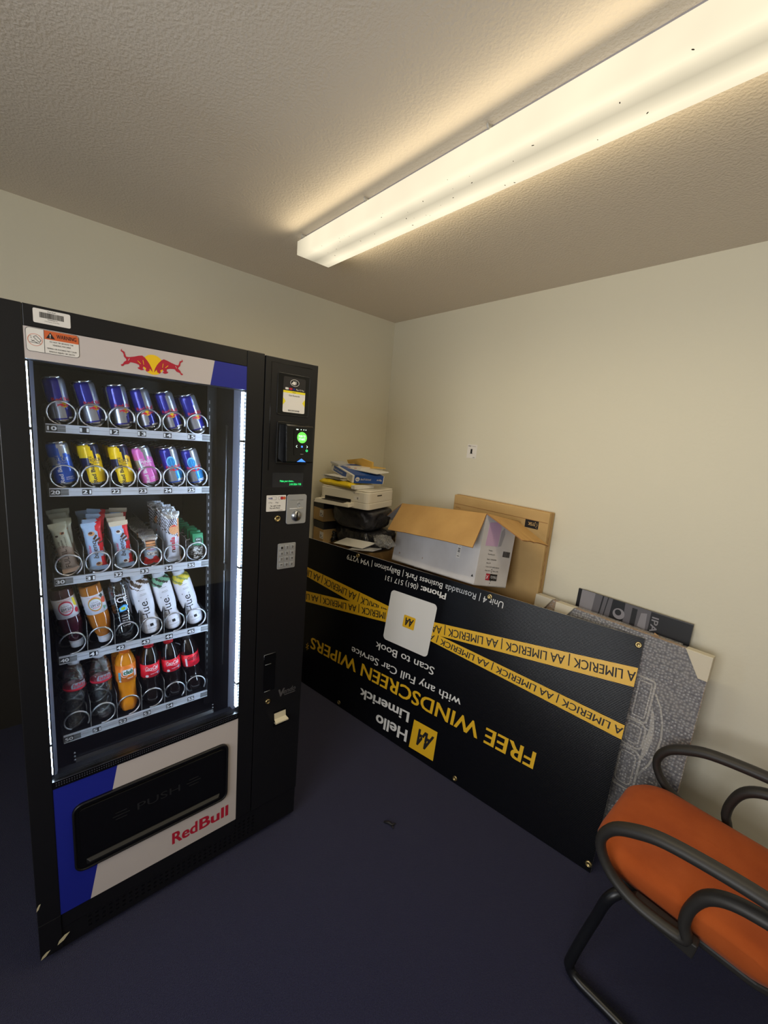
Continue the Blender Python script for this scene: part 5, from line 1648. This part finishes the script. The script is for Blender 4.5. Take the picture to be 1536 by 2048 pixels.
q.grid(24, 20, lambda u, v: pk(u, v, 1), M_YBAG).grid(24, 20, lambda u, v: pk(u, v, -1), M_YBAG)
for f in (lambda t: (t, 0), lambda t: (1, t), lambda t: (1-t, 1), lambda t: (0, 1-t)):
    q.add([pk(*f(k/20), s) for s in (1, -1) for k in range(21)], [(k, k+1, 22+k, 21+k) for k in range(20)], M_YBAG)
q.build('wrapper', r)
q = hexa(C0+U*.251+V*.01+Vector((0, 0, .002)), U*.03, V*.17, Vector((0, 0, .022)), M_SHEET)
q.build('torn_end', r, bevel=.002)
z = ZT+.036
for k in range(6):
    a2 = .12+.10*math.sin(k*2.3)
    U2, V2 = Vector((math.cos(a2), math.sin(a2), 0)), Vector((-math.sin(a2), math.cos(a2), 0))
    Cc = Vector((.125+.012*math.sin(k*1.7), -.585+.010*math.cos(k*2.9), z))
    q = MB(); th = .0022+.0012*(k % 3)
    def sh(u, v, s):
        P = Cc+U2*.165*u+V2*.17*v
        return P+Vector((0, 0, s*th+.005*(1-u)*(.4+.6*math.sin(v*3+k))))
    q.grid(8, 6, lambda u, v: sh(u, v, 1), M_SHEET if k % 3 else M_SHEETG).grid(8, 6, lambda u, v: sh(u, v, 0), M_SHEET)
    for f in (lambda t: (t, 0), lambda t: (1, t), lambda t: (1-t, 1), lambda t: (0, 1-t)):
        q.add([sh(*f(j/8), s) for s in (1, 0) for j in range(9)], [(j, j+1, 10+j, 9+j) for j in range(8)], M_SHEETG if k % 2 else M_SHEET)
    o = q.build('document', None)
    tag(o, 'white document in the loose stack on the yellow packet, %s' % ['lowest of all', 'second from the bottom', 'third from the bottom', 'third from the top', 'second from the top', 'topmost of all'][k], 'papers', 'loose documents on the printer')
    z += th+.0006
# blue wrapped ream
M_BLUEW = mat('blue_ream_wrapper', c(26, 74, 150), 0.35, bump=(30, .2, .004))
Cr = Vector((.352, -.538, 1.334))
Ur, Vr = Vector((-.262, .030, .046)), Vector((.080, .172, .003)); Tr = Vector((.008, -.002, .046))
rm = empty('paper_ream', Cr, world=True)
tag(rm, 'blue and white wrapped paper ream tilted on top of the printer pile', 'paper ream')
q = hexa(Cr, Ur, Vr, Tr, M_SHEET)
q.build('paper_block', rm, bevel=.003)
q = MB()
q.add([Cr+Vr*.06-Ur*.003, Cr+Vr*.97-Ur*.003, Cr+Vr*.97+Tr-Ur*.003, Cr+Vr*.06+Tr-Ur*.003], [(0, 1, 2, 3)], M_BLUEW)
nf = Vr.cross(Tr).normalized()
nl = Ur.cross(Tr).normalized()
if nl.y > 0: nl = -nl
q.add([Cr+Ur*.28+Tr*.18+nl*.0012, Cr+Ur*.88+Tr*.18+nl*.0012, Cr+Ur*.86+Tr*.86+nl*.0012, Cr+Ur*.26+Tr*.86+nl*.0012], [(0, 1, 2, 3)], M_BLUEW)
nt_ = Tr.normalized()
q.add([Cr+Tr*1.02+Vr*.06+Ur*a_ if i in (0, 3) else Cr+Tr*1.02+Vr*.97+Ur*a_ for i, a_ in enumerate((.0, .0, .95, .95))], [(0, 1, 2, 3)], M_BLUEW)
q.add([Cr+Ur*.02+nl*.0012, Cr+Ur*.02+Tr+nl*.0012, Cr+Ur*.22+Tr*.5+nl*.0012], [(0, 1, 2)], mat('ream_fold', c(200, 198, 194), .6))
q.build('wrapper', rm, normals=False)
q = MB()
rx = nf if nf.x > 0 else -nf
vd = Vr.normalized(); td = Tr.normalized()
fo = lambda off, s, t_: (lambda x, y: Cr+rx*.0016+Ur*(-.003)+vd*(s+x)+td*(t_+y))
cc = fo(0, .030, .024)
q.add([cc(.013*math.cos(k*PI/8), .013*math.sin(k*PI/8)) for k in range(16)], [list(range(16))], M_PAPER)
q.text('hp', M_BLUEW, lambda x, y: fo(0, .023, .019)(x, y)+rx*.0006, w=.014, cap=.009, bold=.02)
q.text('BackToSchool', M_PAPER, fo(0, .050, .019), w=.060, cap=.011)
q.text('A4 80g', M_PAPER, fo(0, .145, .018), w=.030, cap=.010)
ud = -Ur.normalized()
fl_ = lambda s, t_: (lambda x, y: Cr+Ur+nl*.0018+ud*(s+x)+td*(t_+y))
q.text('BackToSchool A4', M_PAPER, fl_(.045, .018), w=.105, cap=.011)
q.build('lettering', rm, normals=False)
# booklets, loose sheets and a yellow card on the ream
def sheet(name, C, U, V, T, m, label, cat, extra=None, group=None):
    r = empty(name, Vector(C), world=True); tag(r, label, cat, group)
    hexa(Vector(C), Vector(U), Vector(V), Vector(T), m).build('cover', r, bevel=.001)
    if extra:
        q = MB(); extra(q); q.build('printing', r, normals=False)
    return r
zt = 1.388
sheet('document', (.215, -.485, zt+.016), (.22, .06, -.010), (-.03, .12, .006), (0, 0, .006), M_SHEET, 'white loose sheets fanned right over the blue ream', 'papers')
sheet('envelope', (.098, -.520, 1.424), (.085, .0, -.01), (-.02, .10, .002), (0, 0, .012), M_SHEETG, 'grey envelope bundle at the left end of the top pile', 'papers')
def bk(q):
    q.add([Vector((.1815, -.4835, zt+.0185)), Vector((.3015, -.4435, zt+.0165)), Vector((.3015, -.4435, zt+.0175)), Vector((.1815, -.4835, zt+.0195))], [(0, 1, 2, 3)], M_RED)
    for x0, ww in ((.215, .035), (.262, .028)):
        f = (x0-.18)/.12
        o_ = Vector((x0, -.4836+f*.04-.0012, zt+.0186-f*.002))
        q.text('B2B' if x0 < .23 else 'MOT', M_RED, lambda x, y, o_=o_: o_+Vector((.945, .315, -.015))*x+Vector((0, -.0, 1))*y, w=ww*.6, cap=.008, bold=.03)
sheet('booklet', (.180, -.482, zt+.017), (.125, .041, -.002), (-.03, .10, .004), (0, 0, .013), M_PAPER, 'white booklet with red print at the top of the pile', 'booklet', bk)
M_MANILA = mat('manila_card', c(226, 184, 92), 0.65)
r = empty('manila_folder', (.20, -.36, zt+.03), world=True)
tag(r, 'yellow manila folder propped open at the very top of the pile', 'folder')
q = MB()
pts = [(.115, -.395, zt+.036), (.290, -.345, zt+.030), (.305, -.360, zt+.066), (.240, -.390, zt+.082), (.115, -.410, zt+.060)]
q.add(pts+[(a_+.004, b_+.010, d_) for a_, b_, d_ in pts], [(0, 1, 2, 3, 4), (5, 9, 8, 7, 6)]+[(i, (i+1) % 5, 5+(i+1) % 5, 5+i) for i in range(5)], M_MANILA)
q.build('front_leaf', r)
q = MB().add([(.115, -.395, zt+.034), (.290, -.345, zt+.030), (.315, -.255, zt+.032), (.13, -.285, zt+.036), (.115, -.395, zt+.030), (.290, -.345, zt+.026), (.315, -.255, zt+.028), (.13, -.285, zt+.032)], [(0, 1, 2, 3), (4, 7, 6, 5), (0, 4, 5, 1), (1, 5, 6, 2), (2, 6, 7, 3), (3, 7, 4, 0)], M_MANILA)
q.build('back_leaf', r)
# sheets and a magazine lying in front of the bags
sheet('document', (.215, -.540, .9425), (.235, .035, .020), (.055, .055, .040), (0, 0, .004), M_SHEET, 'cream sheets on the brown carton in front of the bags', 'papers')
sheet('magazine', (.36, -.532, .938), (.165, .045, .026), (.02, .05, .014), (0, 0, .005), M_SHEETG, 'grey magazine between the black bags and the open white box', 'magazine')
M_FILM = clear_mat('crumpled_clear_film', base=.14, edge=.85, rough=.10, bump=(40, 1.0, .03), haze=(.10, c(206, 206, 204)))
r = empty('plastic_bag', (.56, -.44, .96), world=True)
tag(r, 'crumpled clear plastic bag squeezed between black bags and white box', 'bag')
q = MB()
def cr(u, v):
    a = 2*PI*u; b = PI*(v-.5)
    P = Vector((math.cos(a)*math.cos(b)*.075, math.sin(a)*math.cos(b)*.045, math.sin(b)*.034))
    n = noise.noise(P*30+Vector((2, 5, 1)))*.026+noise.noise(P*80)*.010
    return Vector((.572, -.452, 1.030))+P*(1+n*14)+Vector((0, 0, .05*max(0, P.x*.4)))
q.grid(36, 20, cr, M_FILM, smooth=False)
q.build('film', r)

# ------------------------------------------------------------------ wrapped pictures leaning on the right wall
def leaning(name, x0, x1, yb, yt, z1, t, m, mside, label, cat):
    """slab leaning back from (yb, 0) to (yt, z1)"""
    V = Vector((0, yt-yb, z1)).normalized(); U = Vector((1, 0, 0)); N = U.cross(V)
    L = Vector((0, yt-yb, z1)).length
    r = empty(name, ((x0+x1)/2, yb, 0), world=True)
    tag(r, label, cat)
    O = Vector((x0, yb, .0))
    q = MB().prism([(0, 0), (x1-x0, 0), (x1-x0, L), (0, L)], O-N*t, U, V, t, m, mside=mside)
    q.build('panel', r)
    return r, O, U, V, N, L
M_PICK = mat('black_picture_edge', c(22, 22, 25), .4)
M_PICG = mat('photo_mid_grey', c(92, 90, 96), .35)
M_PICL = mat('photo_pale_grey', c(132, 130, 136), .35)
r, O, U, V, N, L = leaning('picture', 1.484, 1.905, -.070, -.010, .984, .010, M_PICK, M_PICK, 'black picture panel furthest back against the right wall', 'picture')
r, O, U, V, N, L = leaning('picture', 1.508, 1.938, -.098, -.030, .990, .012, M_PICG, M_PICK, 'black and grey photo print sticking up behind the bubble-wrapped frames', 'picture')
q = MB()
P = lambda pts, m, k: q.add([O+U*a_+V*b_+N*(.0006*k) for a_, b_ in pts], [list(range(len(pts)))], m)
w_ = 1.938-1.508; t_ = L
P([(.0, t_-.12), (.055, t_-.12), (.06, t_), (.0, t_)], M_PICL, 1)
P([(.13, t_-.12), (.19, t_-.12), (.185, t_), (.135, t_)], M_PICK, 1)
P(circle(.024, 18, .168, t_-.055), M_PICL, 2); P(circle(.013, 14, .165, t_-.050), M_PICK, 3)
P([(.215, t_-.10), (.235, t_-.10), (.235, t_-.01), (.215, t_-.01)], M_PICK, 1)
P([(.245, t_-.08), (.275, t_-.085), (.272, t_-.015), (.25, t_-.02)], M_PICL, 1)
P([(.285, t_-.10), (.43, t_-.10), (.43, t_-.002), (.285, t_-.002)], M_PICK, 1)
P([(.085, t_-.1), (.09, t_-.1), (.098, t_), (.092, t_)], M_PICK, 1); P([(.105, t_-.1), (.108, t_-.1), (.118, t_), (.114, t_)], M_PICK, 1)
q.text('IPA', M_PICL, lambda x, y: O+U*(.292+y)+V*(t_-.020-x)+N*.002, w=.062, cap=.024, bold=.02)
q.build('photo_print', r, normals=False)

def bubble_mat():
    m = bpy.data.materials.new('bubble_wrap_film'); m.use_nodes = True
    nt = m.node_tree; nt.nodes.clear()
    out = nt.nodes.new('ShaderNodeOutputMaterial')
    tr = nt.nodes.new('ShaderNodeBsdfTransparent'); tr.inputs[0].default_value = (.9, .9, .9, 1)
    pb = nt.nodes.new('ShaderNodeBsdfPrincipled')
    pb.inputs['Base Color'].default_value = c(205, 203, 203); pb.inputs['Roughness'].default_value = .22; pb.inputs['Specular IOR Level'].default_value = .8
    tc = nt.nodes.new('ShaderNodeTexCoord')
    mp = nt.nodes.new('ShaderNodeMapping'); mp.inputs['Scale'].default_value = (1, .02, 1)
    vo = nt.nodes.new('ShaderNodeTexVoronoi'); vo.inputs['Scale'].default_value = 90; vo.inputs['Randomness'].default_value = .6
    nt.links.new(tc.outputs['Object'], mp.inputs[0]); nt.links.new(mp.outputs[0], vo.inputs['Vector'])
    no = nt.nodes.new('ShaderNodeTexNoise'); no.inputs['Scale'].default_value = 9; nt.links.new(tc.outputs['Object'], no.inputs['Vector'])
    ad = nt.nodes.new('ShaderNodeMath'); ad.operation = 'MULTIPLY_ADD'; ad.inputs[1].default_value = 3.0
    nt.links.new(no.outputs['Fac'], ad.inputs[0]); nt.links.new(vo.outputs['Distance'], ad.inputs[2])
    bp = nt.nodes.new('ShaderNodeBump'); bp.inputs['Strength'].default_value = .8; bp.inputs['Distance'].default_value = .006; bp.invert = True
    nt.links.new(ad.outputs[0], bp.inputs['Height']); nt.links.new(bp.outputs[0], pb.inputs['Normal'])
    mr = nt.nodes.new('ShaderNodeMapRange'); mr.inputs['From Min'].default_value = .0; mr.inputs['From Max'].default_value = .75; mr.inputs['To Min'].default_value = .58; mr.inputs['To Max'].default_value = .18
    nt.links.new(vo.outputs['Distance'], mr.inputs['Value'])
    mx = nt.nodes.new('ShaderNodeMixShader'); nt.links.new(mr.outputs[0], mx.inputs[0]); nt.links.new(tr.outputs[0], mx.inputs[1]); nt.links.new(pb.outputs[0], mx.inputs[2])
    nt.links.new(mx.outputs[0], out.inputs[0])
    return m
M_BUB = bubble_mat()
M_SLATE = mat('slate_grey_print', c(84, 84, 94), .5, vary=(4, c(70, 70, 82), .4, .7))
M_GHOST = mat('pale_ghost_print', c(198, 194, 186), .5)
M_PROT = mat('cream_corner_card', c(206, 198, 178), .65)
M_WOOD = mat('raw_wood_edge', c(196, 158, 112), .6)
def protector(r, O, U, V, N, t, right, L, w):
    q = MB()
    k = 1 if right else -1
    C = O+U*(w if right else 0)+V*L
    tri = [C+U*k*.004+V*.004, C-U*k*.078+V*.004, C+U*k*.004-V*.085, C-U*k*.018-V*.085]
    a_ = [C+U*k*.005+V*.005, C-U*k*.080+V*.005, C-U*k*.024-V*.088, C+U*k*.005-V*.088]
    q.add([p+N*.017 for p in a_]+[p-N*(t+.006) for p in a_], [(0, 1, 2, 3), (7, 6, 5, 4), (0, 4, 5, 1), (0, 3, 7, 4), (1, 5, 6, 2), (2, 6, 7, 3)], M_PROT)
    return q.build('corner_protector', r, bevel=.002)
r, O, U, V, N, L = leaning('wrapped_picture', 1.325, 1.918, -.158, -.074, .908, .022, M_WOOD, M_WOOD, 'bubble-wrapped picture sandwiched behind the front wrapped one, cream corner card at its left', 'picture')
protector(r, O, U, V, N, .022, False, L, .593)
q = MB().prism([(-.004, 0), (.597, 0), (.597, L+.004), (-.004, L+.004)], O-N*.026, U, V, .030, M_BUB)
q.build('bubble_wrap', r)
q = MB()
for k in range(4):
    q.prism([(.50+.012*k, L-.03-.006*k), (.600+.004*k, L-.045-.006*k), (.602+.004*k, L-.035-.006*k), (.50+.012*k, L+.010-.004*k)], O-N*(.016-.005*k), U, V, .004, M_WOOD)
q.build('folded_card_corner', r)
r, O, U, V, N, L = leaning('wrapped_picture', 1.445, 2.025, -.226, -.113, .918, .024, M_SLATE, M_WOOD, 'front bubble-wrapped picture with a pale ghostly logo behind the sign board', 'picture')
protector(r, O, U, V, N, .024, True, L, .58); protector(r, O, U, V, N, .024, False, L, .58)
q = MB()
def band(pts, wd, k):
    pts = [O+U*a_+V*b_+N*(.0015) for a_, b_ in pts]
    q.tube(pts, wd, M_GHOST, 6, closed=True, flat=(N, .15))
def rr(cx, cy, w, h, rad, sk=.0):
    return [(a_+(b_-cy)*sk, b_) for a_, b_ in rrect(w, h, rad, 4, cx, cy)]
band(rr(.398, .668, .075, .175, .012), .0045, 0); band(rr(.404, .668, .044, .145, .008), .003, 0)
band(rr(.400, .520, .082, .105, .022), .0045, 0); band(rr(.402, .520, .050, .072, .014), .003, 0)
band(rr(.402, .374, .088, .165, .026), .0045, 0); band(rr(.404, .374, .056, .130, .016), .003, 0)
arc_o = [(.443, .712), (.470, .665), (.487, .61), (.494, .555), (.490, .49), (.475, .43), (.447, .365)]
q.tube([O+U*a_+V*b_+N*.0015 for a_, b_ in arc_o], .004, M_GHOST, 6, flat=(N, .15))
cres = [(.441, .66), (.455, .63), (.466, .58), (.468, .53), (.462, .475), (.444, .415), (.444, .50), (.450, .57)]
q.add([O+U*a_+V*b_+N*.001 for a_, b_ in cres], [list(range(len(cres)))], M_GHOST)
for zz in range(12):
    q.add([O+U*a_+V*b_+N*.001 for a_, b_ in ((.34, .30+.038*zz), (.366, .306+.038*zz), (.366, .314+.038*zz), (.34, .311+.038*zz))], [(0, 1, 2, 3)], M_GHOST)
q.build('logo_print', r, normals=False)
q = MB()
nu, nv = 40, 60
def bw_(u, v):
    a_, b_ = u*.586-.003, v*(L+.004)
    n = noise.noise(Vector((a_*9, b_*14+a_*6, 1)))*.006+noise.noise(Vector((a_*30, b_*40, 4)))*.0018
    return O+U*a_+V*b_+N*(.0075+n)
q.grid(nu, nv, bw_, M_BUB)
q.add([bw_(i/nu, 1) for i in range(nu+1)]+[O+U*(i/nu*.586-.003)+V*(L+.004)-N*.026 for i in range(nu+1)], [(i, i+1, nu+2+i, nu+1+i) for i in range(nu)], M_BUB, True)
q.add([bw_(1, i/nv) for i in range(nv+1)]+[O+U*.583+V*(i/nv*(L+.004))-N*.026 for i in range(nv+1)], [(i, i+1, nv+2+i, nv+1+i) for i in range(nv)], M_BUB, True)
q.build('bubble_wrap', r, normals=False)

# ------------------------------------------------------------------ card on the wall, scrap on the carpet
r = empty('wall_card', (.765, 0, 1.57), world=True)
tag(r, 'small white numbered card stuck on the right wall', 'card')
MB().bx(.731, .798, -.0012, 0, 1.531, 1.609, M_PAPER).build('card', r)
q = MB()
q.text('1', M_INK, xz((.756, -.0018, 1.558)), w=.011, cap=.026, bold=.01)
q.bx(.752, .772, -.0018, -.0013, 1.5565, 1.5585, M_INK)
q.text('PhX', M_INK, xz((.738, -.0018, 1.597)), w=.018, cap=.006, bold=.03)
q.text('Room plan', M_INK, xz((.764, -.0018, 1.598)), w=.024, cap=.004)
q.text('abc', M_INK, xz((.776, -.0018, 1.535)), w=.014, cap=.004, bold=.03)
q.build('printing', r, normals=False)
q = MB()
q.tube([(1.205, -.885, .004), (1.222, -.872, .007), (1.236, -.868, .005), (1.246, -.855, .011)], [.004, .006, .005, .002], M_INK, 6)
q.tube([(1.236, -.868, .005), (1.252, -.874, .004)], [.004, .002], M_INK, 6)
tag(q.build('scrap'), 'tiny dark scrap lying on the open carpet', 'scrap')

# ------------------------------------------------------------------ the chair
M_VELV = mat('burnt_orange_velvet', c(178, 88, 40), 0.85, spec=0.1, sheen=0.08, bump=(500, .3, .002), vary=(5, c(146, 64, 26), .35, .75))
M_ARM = mat('dark_grey_arm_plastic', c(42, 40, 38), 0.5, bump=(600, .06, .001))
M_TUBE = mat('black_tube_metal', c(20, 21, 25), 0.35)
ch = empty('armchair', (2.18, -.515, 0), world=True)
tag(ch, 'orange velvet office armchair with black looped arms on a black tube frame', 'chair')
def cushion(x0, x1, y0, y1, z0, z1, rad):
    q = MB()
    cx, cy = (x0+x1)/2, (y0+y1)/2
    rings = [(.86, 0.0), (.97, .12), (1.0, .40), (.985, .68), (.93, .86), (.82, .95), (.62, .99), (.3, 1.0)]
    base = rrect(x1-x0, y1-y0, rad, 10, 0, 0)
    n = len(base); vs = []; fs = []
    for k, zf in rings:
        for (a_, b_) in base:
            dome = 0.012*(1-min(1, (a_/(x1-x0)*1.9)**2))*(1 if zf > .8 else 0)
            vs.append((cx+a_*k, cy+b_*k, z0+(z1-z0)*zf+dome))
    for i in range(len(rings)-1):
        for k in range(n):
            l = (k+1) % n
            fs.append((i*n+k, i*n+l, (i+1)*n+l, (i+1)*n+k))
    fs.append([k for k in range(n)][::-1]); fs.append([(len(rings)-1)*n+k for k in range(n)])
    return q.add(vs, fs, M_VELV, True)
cushion(1.912, 2.400, -.730, -.300, .402, .472, .110).build('seat', ch)
q = MB().prism(rrect(.455, .410, .10, 8, 2.167, -.515), (0, 0, .384), (1, 0, 0), (0, 1, 0), .022, M_ARM)
q.build('seat_pan', ch, bevel=.006)
ARM = [(2.178, .425), (2.113, .415), (2.050, .420), (1.998, .447), (1.966, .490), (1.960, .535), (1.985, .583), (2.035, .618), (2.096, .643), (2.197, .658), (2.291, .664), (2.38, .662), (2.45, .648), (2.47, .632), (2.44, .622), (2.37, .622), (2.295, .618), (2.235, .603), (2.195, .570), (2.174, .515), (2.170, .465)]
def smooth(pts, n=4):
    out = []; N_ = len(pts)
    for i in range(N_):
        p0, p1, p2, p3 = (Vector(pts[(i+k-1) % N_]) for k in range(4))
        for j in range(n):
            t = j/n
            out.append(.5*((2*p1)+(p2-p0)*t+(2*p0-5*p1+4*p2-p3)*t*t+(3*p1-p0-3*p2+p3)*t*t*t))
    return out
def smooth_open(pts, n=5):
    out = []
    for i in range(len(pts)-1):
        p0 = Vector(pts[max(0, i-1)]); p1 = Vector(pts[i]); p2 = Vector(pts[i+1]); p3 = Vector(pts[min(len(pts)-1, i+2)])
        for j in range(n):
            t = j/n
            out.append(.5*((2*p1)+(p2-p0)*t+(2*p0-5*p1+4*p2-p3)*t*t+(3*p1-p0-3*p2+p3)*t*t*t))
    return out+[Vector(pts[-1])]
for yy, sgn in ((-.770, -1), (-.262, 1)):
    P3 = smooth([(x, yy, z) for x, z in ARM])
    rad = [.0135+.0035*max(0, min(1, (p.z-.52)/.10)) for p in P3]
    q = MB().tube(P3, rad, M_ARM, 12, closed=True, flat=((0, 1, 0), 1.25))
    arm = q.build('armrest', ch)
    q = MB().prism([(2.03, .392), (2.20, .380), (2.205, .425), (2.06, .425)], (0, yy-sgn*.004, 0), (1, 0, 0), (0, 0, 1), sgn*.030, M_ARM)
    q.build('arm_bracket', arm, bevel=.004)
for ya, yb, ym in ((-.742, -.762, -.66), (-.288, -.268, -.37)):
    q = MB().tube(smooth_open([(2.36, ym, .376), (2.12, ym, .376), (2.05, ym*.6+ya*.4, .376), (2.005, ya, .350), (1.978, ya-.0, .24), (1.945, yb, .075), (1.945, yb, .034), (1.975, yb, .0155), (2.06, yb, .0152), (2.40, yb, .0152), (2.46, yb, .0152)]), .0150, M_TUBE, 12)
    q.build('leg', ch)
MB().tube([(2.455, -.762, .0152), (2.455, -.268, .0152)], .0150, M_TUBE, 12).build('floor_bar', ch)
MB().tube([(2.20, -.66, .374), (2.20, -.37, .374)], .011, M_TUBE, 10).build('cross_bar', ch)
q = MB().tube(smooth_open([(2.36, -.52, .38), (2.46, -.52, .38), (2.50, -.52, .42), (2.515, -.52, .62)]), .018, M_TUBE, 10)
q.build('back_support', ch)
q = MB()
pts = rrect(.42, .40, .09, 8, -.515, .76)
n = len(pts)
vs = []
for k, dx in ((.9, 0), (1, .018), (1, .035), (.9, .055)):
    for (a_, b_) in pts:
        vs.append((2.49+dx+.03*((b_-.76)/.2), -.515+(a_+.515)*k, .76+(b_-.76)*k))
fs = [(i*n+k, i*n+(k+1) % n, (i+1)*n+(k+1) % n, (i+1)*n+k) for i in range(3) for k in range(n)]
fs += [[k for k in range(n)], [3*n+k for k in range(n)]]
q.add(vs, fs, M_VELV, True)
q.build('backrest', ch)

for o in bpy.data.objects:
    if '_w' in o.keys():
        del o['_w']
